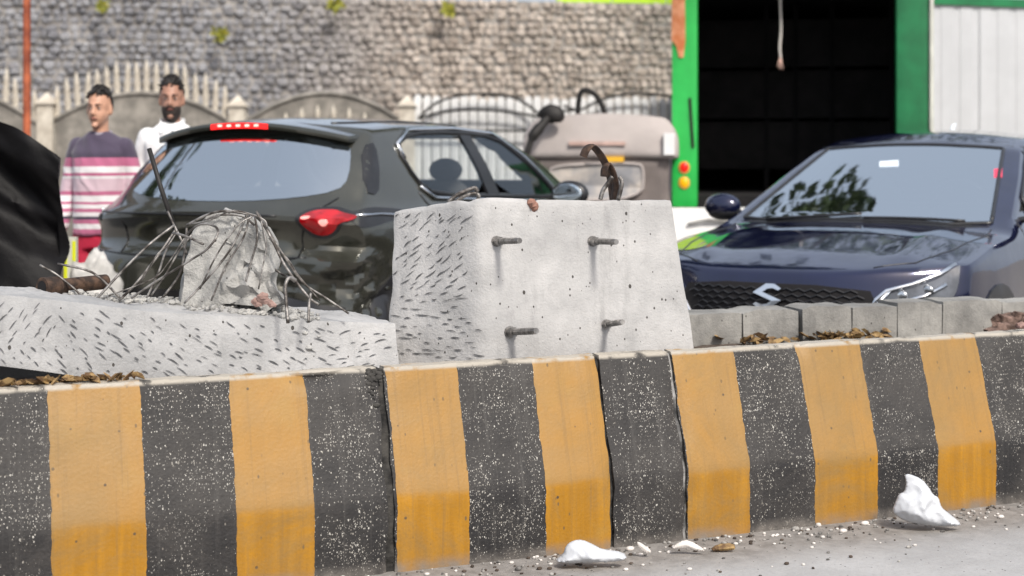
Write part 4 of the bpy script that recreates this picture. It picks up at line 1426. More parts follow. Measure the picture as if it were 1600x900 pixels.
def hat_w(y, z):
    yn = HL - y
    b = ip(z, [0.2, 0.32, 0.6, 0.78, 0.90, 0.97], [0.78, 0.84, 0.87, 0.865, 0.84, 0.80])
    if z > 0.97: b = ip(z, [0.97, 1.2, 1.40, 1.5], [0.79, 0.70, 0.60, 0.55])
    b *= ip(yn, [0, 0.2, 0.5, 1.0, 3.2, 3.99], [0.93, 0.965, 0.99, 1.0, 0.99, 0.90])
    for wy in (0.78, 3.30):
        if abs(yn - wy) < 0.5 and z < 0.85: b += 0.02 * (1 - abs(yn - wy) / 0.5) * ip(z, [0.3, 0.6, 0.85], [1, 1, 0])
    return b


def hat_fn(u, v, t):
    tt = t * 2 - 1
    zr = HB + v * (1.10 - HB); zf = HB + v * (0.735 - HB)
    yr = hat_rear_f(zr) + 0.2 * abs(tt) ** 3
    yf = hat_front_f(zf) - 0.34 * abs(tt) ** 2.6
    y = yr + u * (yf - yr)
    y1 = 0.15 + 0.2 * abs(tt) ** 3 + u * (HL - 0.06 - 0.30 * abs(tt) ** 2.6 - 0.15 - 0.2 * abs(tt) ** 3)
    ztop = hat_top(y1)
    yn = HL - y1
    ztop -= ip(yn, [0, 0.4, 1.1, 1.9, 3.5], [0.03, 0.045, 0.055, 0.05, 0.05]) * tt * tt
    # hood ribs
    if yn < 1.12: ztop += 0.012 * max(0, 1 - abs(abs(tt) - 0.62) / 0.14) * ip(yn, [0.1, 0.4, 1.1], [0.2, 1, 1])
    z = HB + v * (ztop - HB)
    return (tt * hat_w(y, z), y, z)


hat.shape(100, 36, 48, hat_fn, 2, 0.45)
yb, yt = HL - 1.17, HL - 2.13
ws = [(-0.70, yb - 0.10), (-0.5, yb - 0.02), (0, yb + 0.02), (0.5, yb - 0.02), (0.70, yb - 0.10), (0.53, yt + 0.0), (0.3, yt + 0.03), (0, yt + 0.04), (-0.3, yt + 0.03), (-0.53, yt + 0.0)]
ws2 = []
for i_, p_ in enumerate(ws):
    a_, b_, c_ = Vector(ws[i_ - 1]), Vector(p_), Vector(ws[(i_ + 1) % len(ws)])
    ws2 += [b_ + (a_ - b_).normalized() * 0.035, b_, b_ + (c_ - b_).normalized() * 0.035]
ws = ws2
hat.cut(ws, 'top', lambda p: Vector((p.x, p.y, 0.80)), 0.02)
hw_ = [(HL - 1.52, 1.01), (HL - 2.2, 1.03), (HL - 3.0, 1.06), (HL - 3.25, 1.12), (HL - 3.1, 1.33), (HL - 2.45, 1.385), (HL - 2.24, 1.345)]
hat.cut([Vector(p) for p in hw_], 'right', lambda p: Vector((-2.5, p.x, p.y)), 0.025)
hat.finish(M['hatch_paint'])
hat.patch('windshield', ws, 'top', M['windshield'], off=0.004, thick=0.0, res=0.06)
hat.strip('windshield_trim', chaikin(ws, 1), 'top', 0.012, M['black_trim'], closed=True, off=0.002)
for sd, ax in ((1, 'right'), (-1, 'left')):
    hat.patch('side_window', hw_, ax, M['side_glass'], off=0.003, thick=0.0)
    hat.strip('window_trim', chaikin([Vector(p) for p in hw_], 1), ax, 0.012, M['black_trim'], closed=True)
    hat.patch('pillar', [(HL - 2.18, 1.02), (HL - 2.30, 1.02), (HL - 2.30, 1.40), (HL - 2.18, 1.40)], ax, M['black_trim'], off=0.006, rnd=0)
    mr = empty('door_mirror'); mr.parent = hat.root; mr.location = (sd * 0.86, HL - 1.52, 1.02)
    MB().ellipsoid((sd * 0.09, 0, 0.0), (0.115, 0.075, 0.075), 16, 10, fn=lambda p: Vector((p.x, max(p.y, -0.04), p.z))).build('mirror_housing', M['hatch_paint'], mr, smooth=True, angle=40)
    MB().ellipsoid((sd * 0.085, 0.0, -0.035), (0.10, 0.066, 0.05), 14, 8).build('mirror_base', M['black_trim'], mr, smooth=True)
    MB().ellipsoid((sd * 0.09, -0.041, 0), (0.095, 0.004, 0.058), 14, 8).build('mirror_glass', M['mirror'], mr, smooth=True)
    MB().tube([(sd * -0.09, 0.03, -0.05), (sd * 0.02, 0.0, -0.03)], 0.02, 6).build('mirror_arm', M['black_trim'], mr)
    # head lamp
    hl = [(0.50, 0.60), (0.52, 0.665), (0.62, 0.695), (0.74, 0.74), (0.80, 0.80), (0.815, 0.80), (0.815, 0.70), (0.79, 0.63), (0.70, 0.59)]
    hl = [(sd * x, z) for x, z in hl]
    lamp = hat.patch('head_lamp', hl, 'front', M['lamp_clear'], off=0.006, res=0.03, rnd=1)
    hat.strip('running_light', [(sd * x, z) for x, z in ((0.48, 0.60), (0.50, 0.645), (0.54, 0.685), (0.64, 0.715), (0.74, 0.76), (0.79, 0.805))], 'front', 0.012, M['chrome'], lamp, off=0.012)
    hat.strip('running_light', [(sd * x, z) for x, z in ((0.60, 0.635), (0.69, 0.66), (0.77, 0.715))], 'front', 0.011, M['chrome'], lamp, off=0.012)
    for px_, pz in ((0.60, 0.665), (0.70, 0.69)):
        p = hat.on(Vector((sd * px_, pz)), 'front', 0.006)[0]
        MB().ellipsoid(p, (0.030, 0.012, 0.024), 12, 8).build('reflector', M['lamp_silver'], lamp, smooth=True)
    hat.patch('fog_lamp_housing', [(sd * x, z) for x, z in ((0.55, 0.45), (0.74, 0.47), (0.76, 0.35), (0.58, 0.33))], 'front', M['black_trim'], off=0.006)
    for wy in (0.78, 3.30):
        yy = HL - wy
        hat.patch('wheel_arch', [(yy + 0.38 * math.cos(a), 0.31 + 0.38 * math.sin(a)) for a in np.linspace(-0.2, math.pi + 0.2, 16)], ax, M['black_trim'], off=0.008, rnd=0)
        hat.wheel(sd * 0.80, yy, 0.31, 0.19)
    hat.strip('hood_gap', [(sd * x, HL - y) for x, y in ((0.46, 0.17), (0.62, 0.30), (0.70, 0.6), (0.735, 1.0), (0.72, 1.2))], 'top', 0.004, M['black_trim'], off=0.0)
    hat.strip('door_gap', [(HL - 1.40, 0.98), (HL - 1.42, 0.6), (HL - 1.38, 0.32)], ax, 0.004, M['black_trim'], off=0.0)
# grille
gr = hat.patch('grille', [(-0.46, 0.705), (0.46, 0.705), (0.50, 0.62), (0.40, 0.50), (0.34, 0.44), (-0.34, 0.44), (-0.40, 0.50), (-0.50, 0.62)], 'front', M['cargo_black'], off=0.005, rnd=1)
gpoly = [Vector(p) for p in ((-0.44, 0.69), (0.44, 0.69), (0.47, 0.62), (0.33, 0.46), (-0.33, 0.46), (-0.47, 0.62))]
for row in range(9):
    zz = 0.465 + row * 0.026
    mb = MB()
    xx = -0.48 + (row % 2) * 0.03
    while xx < 0.48:
        a = [Vector((xx, zz)), Vector((xx + 0.03, zz + 0.012)), Vector((xx + 0.06, zz))]
        if all(inside(q, gpoly) for q in a):
            P = [hat.on(q, 'front', 0.010)[0] for q in a]
            mb.tube(P, 0.0038, 4)
        xx += 0.06
    if mb.v: mb.build('grille_bar', M['lamp_silver'] if False else M['black_trim'], gr)
hat.strip('grille_surround', [(-0.55, 0.685), (-0.50, 0.62), (-0.44, 0.54), (-0.38, 0.45), (-0.2, 0.42), (0.2, 0.42), (0.38, 0.45), (0.44, 0.54), (0.50, 0.62), (0.55, 0.685)], 'front', 0.013, M['chrome'], off=0.010)
# stylised S emblem: two hooked strokes
S1 = [(0.0, 0.058), (-0.060, 0.020), (-0.060, 0.008), (-0.040, 0.000), (0.012, 0.000 - 0.030), (0.000, -0.037), (-0.012, -0.030), (-0.060, 0.0 - 0.006)]
em = [(-0.066, 0.016), (-0.008, 0.060), (0.030, 0.060), (0.062, 0.040), (0.050, 0.030), (0.022, 0.040), (0.0, 0.036), (-0.022, 0.020), (0.066, -0.016), (0.008, -0.060), (-0.030, -0.060), (-0.062, -0.040), (-0.050, -0.030), (-0.022, -0.040), (0.0, -0.036), (0.022, -0.020)]
ce = Vector((0.0, 0.645))
em = [(x * 1.12, z * 1.0) for x, z in em]
pf = [hat.on(ce + Vector((-x, z)), 'front', 0.030)[0] for x, z in em]
pb = [p - Vector((0, 0.02, 0)) for p in pf]
mb = MB(); n = len(em)
mb.add(pf + pb, [tuple(range(n)), tuple(range(2 * n - 1, n - 1, -1))] + [(i, n + i, n + (i + 1) % n, (i + 1) % n) for i in range(n)])
mb.build('emblem', M['chrome'], hat.root)
hat.patch('number_plate', [(-0.25, 0.36), (0.25, 0.36), (0.25, 0.27), (-0.25, 0.27)], 'front', M['plate'], off=0.012, rnd=0)
hat.patch('cowl', [(-0.70, yb - 0.06), (-0.5, yb + 0.03), (0, yb + 0.07), (0.5, yb + 0.03), (0.70, yb - 0.06), (0.5, yb - 0.03), (0, yb + 0.01), (-0.5, yb - 0.03)], 'top', M['black_trim'], off=0.003, rnd=0)
hat.strip('wiper', [(0.52, yb + 0.0), (0.25, yb + 0.0), (-0.02, yb - 0.04)], 'top', 0.009, M['black_trim'], off=0.018)
hat.strip('wiper', [(-0.05, yb + 0.02), (-0.30, yb - 0.01), (-0.58, yb - 0.05)], 'top', 0.009, M['black_trim'], off=0.018)
hat.patch('windshield_sticker', hat.px2([(1374, 254), (1404, 252), (1404, 261), (1374, 262)], 'top'), 'top', M['sticker_white'], off=0.007, thick=0.001, rnd=0)
hat.patch('windshield_sticker', hat.px2([(1553, 266), (1566, 264), (1566, 277), (1553, 279)], 'top'), 'top', M['sticker_red'], off=0.007, thick=0.001, rnd=0)
p = hat.on(Vector((0.10, HL - 3.2)), 'top', 0.0)[0]
MB().tube([p, p + Vector((0, -0.05, 0.06)), p + Vector((0, -0.10, 0.075))], [0.02, 0.012, 0.006], 8).build('roof_antenna', M['sticker_white'], hat.root, smooth=True)
stw = MB().tube([(-0.35 + 0.18 * math.cos(a), HL - 1.92 + 0.06 * math.sin(a), 1.0 + 0.17 * math.sin(a)) for a in np.linspace(0, 2 * math.pi, 25)], 0.016, 6).build('steering_wheel', M['black_trim'], hat.root, smooth=True)
MB().box((-0.66, HL - 1.75, 0.84), (0.66, HL - 1.30, 0.93)).build('dashboard', M['interior'], hat.root)
for sx in (-0.35, 0.35):
    mb = MB(); mb.ellipsoid((sx, HL - 2.35, 0.92), (0.23, 0.10, 0.32), 14, 10); mb.ellipsoid((sx, HL - 2.40, 1.27), (0.12, 0.06, 0.08), 12, 8)
    mb.build('front_seat', M['seat'], hat.root, smooth=True)

# ================================================================== PEOPLE
def remesh(o, size, it=3):
    md = o.modifiers.new('r', 'REMESH'); md.mode = 'VOXEL'; md.voxel_size = size; md.use_smooth_shade = True
    ms = o.modifiers.new('s', 'SMOOTH'); ms.iterations = it; ms.factor = 0.5
    dg = bpy.context.evaluated_depsgraph_get()
    me = bpy.data.meshes.new_from_object(o.evaluated_get(dg))
    o.modifiers.clear(); old = o.data; o.data = me; bpy.data.meshes.remove(old)
    me.polygons.foreach_set('use_smooth', [True] * len(me.polygons))
    return o


def limb(mb, pts, rs, n=12):
    mb.tube(catmull(pts, 4), list(np.interp(np.linspace(0, 1, (len(pts) - 1) * 4 + 1), np.linspace(0, 1, len(rs)), rs)), n)
    mb.ellipsoid(pts[0], (rs[0],) * 3, 10, 8); mb.ellipsoid(pts[-1], (rs[-1],) * 3, 10, 8)


def torso(mb, rings, n=20):
    """rings: (z, half width, half depth, y offset)"""
    b = len(mb.v)
    for z, w, d, y in rings:
        for j in range(n):
            a = 2 * math.pi * j / n
            c, s = math.cos(a), math.sin(a)
            mb.v.append((w * math.copysign(abs(c) ** 0.8, c), y + d * math.copysign(abs(s) ** 0.8, s), z))
    for i in range(len(rings) - 1):
        for j in range(n):
            j2 = (j + 1) % n
            mb.f.append((b + i * n + j, b + i * n + j2, b + (i + 1) * n + j2, b + (i + 1) * n + j)); mb.m.append(0)
    mb.f.append(tuple(b + j for j in range(n))[::-1]); mb.m.append(0)
    mb.f.append(tuple(b + (len(rings) - 1) * n + j for j in range(n))); mb.m.append(0)


def person(loc, rz, H, skin, label, head_turn=0.0, beard=False, tall_hair=0.0, top=None, bottom=None, shorts=False, collar=False):
    """Faces local -Y. Proportions of a 1.74 m man scaled to H."""
    k = H / 1.74
    root = empty('person', loc, rz)
    root.scale = (k * 0.88, k, k)
    tag(root, label, 'person')
    hx = Matrix.Rotation(head_turn, 3, 'Z')
    hc = Vector((0, -0.02, 1.615))

    def hp(x, y, z): return hc + hx @ Vector((x, y, z))
    mb = MB()
    # legs, pelvis, torso, neck
    torso(mb, [(0.80, 0.10, 0.08, 0), (0.88, 0.155, 0.105, 0.01), (0.98, 0.155, 0.105, 0), (1.10, 0.14, 0.095, 0), (1.24, 0.150, 0.105, 0), (1.34, 0.155, 0.10, 0), (1.40, 0.12, 0.075, 0.01), (1.475, 0.055, 0.055, 0.01)])
    limb(mb, [Vector((0, 0.01, 1.42)), Vector((0, 0.0, 1.50)), Vector(hc) + Vector((0, 0.02, -0.03))], [0.058, 0.054, 0.056])
    for s in (-1, 1):
        limb(mb, [Vector((s * 0.09, 0, 0.88)), Vector((s * 0.10, -0.01, 0.49)), Vector((s * 0.10, 0.02, 0.30)), Vector((s * 0.10, 0.03, 0.08))], [0.088, 0.056, 0.055, 0.036])
        mb.ellipsoid((s * 0.105, -0.05, 0.045), (0.045, 0.125, 0.04), 12, 8)
        sh, el, wr = Vector((s * 0.168, 0.01, 1.385)), Vector((s * 0.235, 0.03, 1.13)), Vector((s * 0.255, -0.04, 0.90))
        limb(mb, [sh, el, wr], [0.040, 0.036, 0.027])
        # hand: palm and five slightly curled fingers
        pm = wr + Vector((0, -0.015, -0.055))
        mb.ellipsoid(pm, (0.020, 0.040, 0.050), 12, 8)
        for q, (fy, L) in enumerate(((-0.030, 0.066), (-0.010, 0.076), (0.010, 0.072), (0.030, 0.056))):
            b0 = pm + Vector((0, fy, -0.035))
            limb(mb, [b0, b0 + Vector((-s * 0.004, -0.002, -L * 0.5)), b0 + Vector((-s * 0.022, -0.004, -L * 0.92))], [0.0098, 0.009, 0.008], 8)
        b0 = pm + Vector((0, -0.032, 0.012))
        limb(mb, [b0, b0 + Vector((-s * 0.01, -0.026, -0.022)), b0 + Vector((-s * 0.018, -0.034, -0.052))], [0.012, 0.0105, 0.009], 8)
    # head: skull, jaw, brow, nose, lips, ears
    def skull(p):
        p = Vector(p)
        if p.y < 0: p.y *= 0.98
        t = max(0, -p.z / 0.115)
        p.x *= 1 - 0.22 * t; 
        return hx @ p
    mb.ellipsoid(hc + hx @ Vector((0, 0.012, 0.028)), (0.078, 0.094, 0.100), 20, 14, fn=skull)
    mb.ellipsoid(hc + hx @ Vector((0, -0.010, -0.038)), (0.066, 0.080, 0.084), 18, 12, fn=lambda p: hx @ Vector((p.x * (1 - 0.30 * max(0, -p.z / 0.084)), p.y, p.z)))
    mb.ellipsoid(hp(0, -0.076, -0.098), (0.024, 0.018, 0.018), 10, 8)
    mb.ellipsoid(hp(0, -0.080, 0.026), (0.045, 0.010, 0.010), 12, 8)
    limb(mb, [hp(0, -0.086, 0.016), hp(0, -0.098, -0.008), hp(0, -0.106, -0.026)], [0.010, 0.011, 0.014], 8)
    for s in (-1, 1):
        mb.ellipsoid(hp(s * 0.013, -0.094, -0.030), (0.011, 0.011, 0.009), 8, 6)
        pass
        mb.ellipsoid(hp(s * 0.080, 0.012, -0.006), (0.010, 0.022, 0.034), 10, 8)
    mb.ellipsoid(hp(0, -0.086, -0.056), (0.025, 0.013, 0.011), 10, 8)
    body = mb.build('body', skin, root)
    remesh(body, 0.0075, 6)
    for s in (-1, 1):
        eye = MB().ellipsoid(hp(s * 0.032, -0.080, 0.006), (0.011, 0.007, 0.0045), 10, 8).build('eye', M['eye_white'], root, smooth=True)
        MB().ellipsoid(hp(s * 0.032, -0.086, 0.006), (0.006, 0.003, 0.0045), 8, 6).build('iris', M['hair'], eye, smooth=True)
        MB().tube([hp(s * 0.012, -0.094, 0.026), hp(s * 0.034, -0.094, 0.032), hp(s * 0.054, -0.080, 0.026)], [(0.003, 0.003), (0.004, 0.003), (0.002, 0.002)], 6).build('eyebrow', M['hair'], root, smooth=True)
    MB().tube([hp(-0.024, -0.088, -0.058), hp(0, -0.099, -0.055), hp(0.024, -0.088, -0.058)], [(0.003, 0.004), (0.005, 0.006), (0.003, 0.004)], 6).build('lips', M['lip'], root, smooth=True)
    # hair: a cap that stops above the brow and at the ears, with tufts
    mb = MB()

    def cap(p):
        q = Vector(p)
        tz = q.z / 0.112
        if q.y < 0: # hairline
            if tz < 0.55 - 0.10 * abs(q.x) / 0.08: q *= 0.5
        elif tz < -0.45: q *= 0.8
        elif q.y < 0.03 and tz < 0.05: q *= 0.78
        q *= 1 + 0.05 * nz(q.x * 40, q.y * 40, q.z * 40) + 0.03 * nz(q.x * 110, q.y * 110, q.z * 110)
        if tz > 0.3: q.z += tall_hair * (tz - 0.3)
        return hx @ q
    mb.ellipsoid(hp(0, 0.016, 0.030), (0.086, 0.100, 0.112), 40, 28, fn=cap)
    for q in range(90):
        a = random.uniform(0, 6.28); e = random.uniform(0.3, 1.4)
        d = Vector((math.cos(a) * math.cos(e), math.sin(a) * math.cos(e), math.sin(e)))
        b0 = Vector((0, 0.016, 0.032)) + Vector((d.x * 0.084, d.y * 0.097, d.z * (0.110 + tall_hair * max(0, d.z - 0.3))))
        if b0.y < -0.05 and b0.z < 0.085: continue
        tip = b0 + d * random.uniform(0.002, 0.010) + Vector((random.uniform(-0.014, 0.014), -0.012, 0.0))
        mb.tube([hp(*b0), hp(*b0.lerp(tip, 0.5)), hp(*tip)], [0.009, 0.006, 0.001], 5)
    mb.build('hair', M['hair'], root, smooth=True)
    if beard:
        mb = MB()

        def bfn(p):
            q = Vector(p)
            if q.z > 0.030: q *= 0.70
            if q.y > 0.035: q *= 0.75
            if abs(q.x) < 0.026 and -0.002 < q.z < 0.026: q *= 0.93
            q *= 1 + 0.05 * nz(q.x * 60, q.y * 60, q.z * 60) + 0.04 * nz(q.x * 140, q.y * 140, q.z * 140)
            q.x *= 1 - 0.22 * max(0, -q.z / 0.1)
            return hx @ q
        mb.ellipsoid(hp(0, -0.018, -0.062), (0.065, 0.076, 0.083), 32, 22, fn=bfn)
        mb.tube([hp(-0.030, -0.088, -0.052), hp(0, -0.102, -0.043), hp(0.030, -0.088, -0.052)], [(0.006, 0.006)] * 3, 6)
        mb.build('beard', M['beard'], root, smooth=True)
    # clothes
    mb = MB()
    torso(mb, [(0.86, 0.180, 0.128, 0), (0.98, 0.180, 0.125, 0), (1.10, 0.170, 0.120, 0), (1.24, 0.178, 0.130, 0), (1.35, 0.188, 0.124, 0), (1.42, 0.155, 0.098, 0.01), (1.468, 0.085, 0.078, 0.008), (1.478, 0.072, 0.070, 0.005)])
    for s in (-1, 1):
        limb(mb, [Vector((s * 0.168, 0.01, 1.38)), Vector((s * 0.235, 0.03, 1.13)), Vector((s * 0.255, -0.035, 0.93))], [0.064, 0.056, 0.043])
    cl = mb.build('shirt' if collar else 'sweater', top, root)
    remesh(cl, 0.011, 3)
    P = np.array([v.co[:] for v in cl.data.vertices])
    for i, v in enumerate(cl.data.vertices):
        c = v.co
        v.co = c + v.normal * (0.006 + 0.010 * nz(c.x * 8, c.y * 8, c.z * 5) + 0.012 * (0.4 - abs(nz(c.x * 11 + c.z * 6, c.y * 11, c.z * 9 + 4))))
    mb = MB()
    if collar:
        for s in (-1, 1):
            mb.add([Vector((s * 0.010, -0.095, 1.435)), Vector((s * 0.070, -0.035, 1.495)), Vector((s * 0.085, -0.045, 1.470)), Vector((s * 0.062, -0.112, 1.415)),
                    Vector((s * 0.010, -0.085, 1.430)), Vector((s * 0.065, -0.028, 1.490)), Vector((s * 0.080, -0.038, 1.464)), Vector((s * 0.060, -0.100, 1.410))],
                   [(0, 1, 2, 3), (4, 7, 6, 5), (0, 4, 5, 1), (1, 5, 6, 2), (2, 6, 7, 3), (3, 7, 4, 0)])
        mb.tube(catmull([Vector((0.07, -0.035, 1.485)), Vector((0.075, 0.03, 1.49)), Vector((0, 0.078, 1.495)), Vector((-0.075, 0.03, 1.49)), Vector((-0.07, -0.035, 1.485))], 5), [(0.006, 0.02)] * 21, 6)
        mb.build('collar', top, cl, smooth=True, angle=40)
        mb = MB().box((-0.014, -0.138, 0.95), (0.014, -0.122, 1.40)); mb.build('placket', top, cl)
    else:
        mb.tube(catmull([Vector((0.068 * math.cos(a), 0.004 + 0.070 * math.sin(a), 1.474 + 0.010 * math.sin(a))) for a in np.linspace(0, 2 * math.pi, 13)], 3), 0.010, 8)
        mb.build('neck_band', M['sweater_band'], cl, smooth=True)
    mb = MB()
    zl = 0.50 if shorts else 0.10
    torso(mb, [(0.78, 0.165, 0.115, 0), (0.88, 0.178, 0.122, 0.005), (0.98, 0.168, 0.116, 0)])
    for s in (-1, 1):
        if shorts: limb(mb, [Vector((s * 0.09, 0, 0.86)), Vector((s * 0.105, -0.005, 0.66)), Vector((s * 0.11, -0.01, 0.52))], [0.100, 0.098, 0.100])
        else: limb(mb, [Vector((s * 0.09, 0, 0.86)), Vector((s * 0.10, -0.01, 0.49)), Vector((s * 0.10, 0.02, 0.12))], [0.098, 0.078, 0.062])
    bt = mb.build('shorts' if shorts else 'trousers', bottom, root)
    remesh(bt, 0.012, 3)
    for s in (-1, 1):
        MB().ellipsoid((s * 0.105, -0.055, 0.020), (0.052, 0.138, 0.022), 14, 6).build('sandal', M['sandal'], root, smooth=True)
    return root


def sweater_material():
    t = NT('striped_sweater')
    x, y, z = t.sep()
    zz = t.math('ADD', z, t.math('MULTIPLY', t.math('SUBTRACT', t.noise(6, 3), 0.5), 0.012))
    nd = t.n('ShaderNodeValToRGB'); cr = nd.color_ramp; cr.interpolation = 'CONSTANT'
    navy, plum, white, pale = (0.070, 0.056, 0.088, 1), (0.50, 0.15, 0.26, 1), (0.78, 0.75, 0.76, 1), (0.66, 0.50, 0.56, 1)
    stops = [(0.80, plum), (0.90, white), (0.93, plum), (0.955, navy), (0.975, white), (1.00, plum), (1.02, white), (1.045, plum), (1.06, white), (1.10, plum), (1.125, pale), (1.20, white), (1.215, plum), (1.232, white), (1.27, plum), (1.325, navy)]
    lo, hi = 0.80, 1.60
    cr.elements[0].position = 0; cr.elements[0].color = plum
    cr.elements[1].position = (stops[1][0] - lo) / (hi - lo); cr.elements[1].color = stops[1][1]
    for p, c in stops[2:]:
        e = cr.elements.new((p - lo) / (hi - lo)); e.color = c
    t.l(t.mr(zz, lo, hi, smooth=False), nd.inputs[0])
    return t.pbr(nd.outputs[0], 0.9, 0, t.bump(t.noise(90, 3), 0.3, 0.004), 0.2, sheen=0.3)


M['sweater'] = sweater_material()
M['sweater_band'] = mk('grey_neck_band', (0.30, 0.27, 0.31), 0.9, 0, 0.1)
p1 = pix(157, 300, 9.1); p2 = pix(269, 300, 9.45)
person((p1.x, p1.y, 0), R(-8), 1.715, M['skin1'], 'man in a plum and white striped sweater and red shorts', head_turn=R(3), top=M['sweater'], bottom=M['red_shorts'], shorts=True, tall_hair=0.012)
person((p2.x, p2.y, 0), R(4), 1.79, M['skin2'], 'bearded man in a white collared shirt behind the SUV', head_turn=R(3), beard=True, top=M['white_shirt'], bottom=M['trousers'], collar=True, tall_hair=0.018)

# ================================================================== THINGS AT THE LEFT
def tarp_fn(u, v, t):
    # u: left..right, v up, t depth
    x = -3.7 + u * 1.60
    zt = ip(x, [-3.7, -2.75, -2.45, -2.32, -2.2, -2.10], [1.66, 1.60, 1.49, 1.43, 1.36, 1.30])
    z = v * zt
    y = 7.15 + t * 0.95
    fold = 0.09 * nz(x * 2.6 + z * 2.2, z * 1.1 + t, 3) + 0.06 * abs(nz(x * 4 + z * 5, z * 1.5 - x, 8)) + 0.02 * abs(nz(x * 11 + z * 8, z * 4, t * 3))
    if t == 0: y += fold * 1.6
    x -= 0.36 * t * u
    if u == 1: x += 0.02 * nz(z * 4, t * 4) - 0.012
    if v == 1: z += 0.02 * nz(x * 5, t * 5) - 0.06 * t
    return (x + 2.9, y - 7.6, z)


tarp = smooth_mb(shell(64, 60, 14, tarp_fn), 1, 0.15).build('black_tarpaulin', M['black_cloth'], smooth=True, angle=60)
tarp.location = (-2.9, 7.6, 0.01)
tag(tarp, 'black tarpaulin with deep folds covering a cart at the left edge', 'tarpaulin')

q = pix(111, 430, 8.2)
post = empty('reflective_post', (q.x, q.y, 0))
tag(post, 'pale post with neon yellow strips beside the black tarpaulin', 'post')
MB().box((-0.032, -0.02, 0.0), (0.032, 0.02, 0.88)).build('post_body', M['pale_post'], post)
for sx in (-0.023, 0.022):
    MB().box((sx - 0.009, -0.0235, 0.55), (sx + 0.009, -0.0205, 0.86)).build('reflective_strip', M['neon'], post)
q = pix(146, 420, 8.0)
mbk = MB().ellipsoid((0, 0, 0.40), (0.16, 0.14, 0.38), 26, 18, fn=lambda p: Vector((p.x * (1 - 0.15 * max(0, p.z / 0.42)), p.y * (1 - 0.15 * max(0, p.z / 0.42)), p.z)) * (1 + 0.30 * nz(p.x * 9, p.y * 9, p.z * 9) + 0.12 * nz(p.x * 24, p.y * 24, p.z * 24)))
sk = mbk.build('sack', M['sack'], smooth=True); sk.location = (q.x, q.y, 0.02)
tag(sk, 'crumpled greyish white sack standing at the SUV rear left corner', 'sack')

# ================================================================== RED POLE
q = pix(42, 100, 13.0)
pole = MB().lathe([(0.034, 0.0), (0.034, 0.02), (0.032, 2.0), (0.033, 3.9)], 12).build('red_pole', M['red_pole'], smooth=True, angle=40)
pole.location = (q.x, q.y, 0)
tag(pole, 'thin rusty red painted pole before the fence at far left', 'pole')

# ================================================================== FENCE
def fence_pt(px, y):
    return pix(px, y, 16.2 + px / 1600 * 2.0)


pk = MB().lathe([(0.030, 0.0), (0.036, 0.02), (0.030, 0.05), (0.040, 0.10), (0.026, 0.16), (0.034, 0.19), (0.022, 0.22), (0.030, 0.25), (0.014, 0.32), (0.003, 0.37)], 8).mesh('picket', M['picket'])
pk.polygons.foreach_set('use_smooth', [True] * len(pk.polygons)); pk.set_sharp_from_angle(angle=R(40))


def concrete_panel(xa, xb, peak, end, label, pickets=True):
    a, b = fence_pt(xa, 200), fence_pt(xb, 200)
    root = empty('picket_fence_panel', (a.x, a.y, 0), math.atan2(b.y - a.y, b.x - a.x))
    tag(root, label, 'fence', 'arched fence panels in front of the stone wall')
    L = math.hypot(b.x - a.x, b.y - a.y)

    def ztop(u):
        return fence_pt(xa + u * (xb - xa), peak + (end - peak) * (2 * abs(u - 0.5)) ** 2).z

    def fn(u, v, t):
        z = v * ztop(u)
        return (u * L, t * 0.10 + 0.006 * nz(u * 9, z * 5), z)
    shell(24, 8, 1, fn).build('panel', M['fence_concrete'], root, smooth=True, angle=30)
    # arched coping
    P = [Vector((u * L, 0.04, ztop(u) + 0.0)) for u in np.linspace(0, 1, 25)]
    MB().tube(P, [(0.075, 0.030)] * 25, 8).build('coping', M['fence_concrete'], root, smooth=True)
    if pickets:
        n = int(L / 0.098)
        for i in range(n):
            u = (i + 0.5) / n
            o = link_mesh('picket', pk, root, (u * L + random.uniform(-0.006, 0.006), 0.04, ztop(u) + 0.02), random.uniform(0, 6), (1, 1, random.uniform(0.86, 1.03)))
            o.rotation_euler = (random.uniform(-0.03, 0.03), random.uniform(-0.05, 0.05), 0)
    else:
        n = int(L / 0.16)
        for i in range(n):
            u = (i + 0.5) / n
            o = link_mesh('picket', pk, root, (u * L, -0.05, ztop(u) - 0.42), 0, (1, 1, 0.8))
    return root


concrete_panel(-236, 62, 140, 196, 'arched picket panel cut by the left photo edge behind the red pole')
concrete_panel(82, 358, 146, 190, 'cream picket panel arching behind the two men')
concrete_panel(384, 630, 146, 192, 'arched panel without top pickets above the SUV roof', False)
for px, ty, lab in ((72, 148, 'pale capped fence post left of the striped man'), (371, 152, 'pale fence post right of the bearded man'), (636, 152, 'pale fence post where the concrete panels meet the white pales')):
    a = fence_pt(px, ty)
    mb = MB().box((-0.085, -0.06, 0), (0.085, 0.14, a.z - 0.10))
    mb.add([(-0.11, -0.085, a.z - 0.10), (0.11, -0.085, a.z - 0.10), (0.11, 0.165, a.z - 0.10), (-0.11, 0.165, a.z - 0.10), (0, 0.04, a.z + 0.03)], [(0, 1, 4), (1, 2, 4), (2, 3, 4), (3, 0, 4), (3, 2, 1, 0)])
    o = mb.build('fence_post', M['picket']); o.location = (a.x, a.y, 0)
    tag(o, lab, 'post', 'posts of the concrete fence')

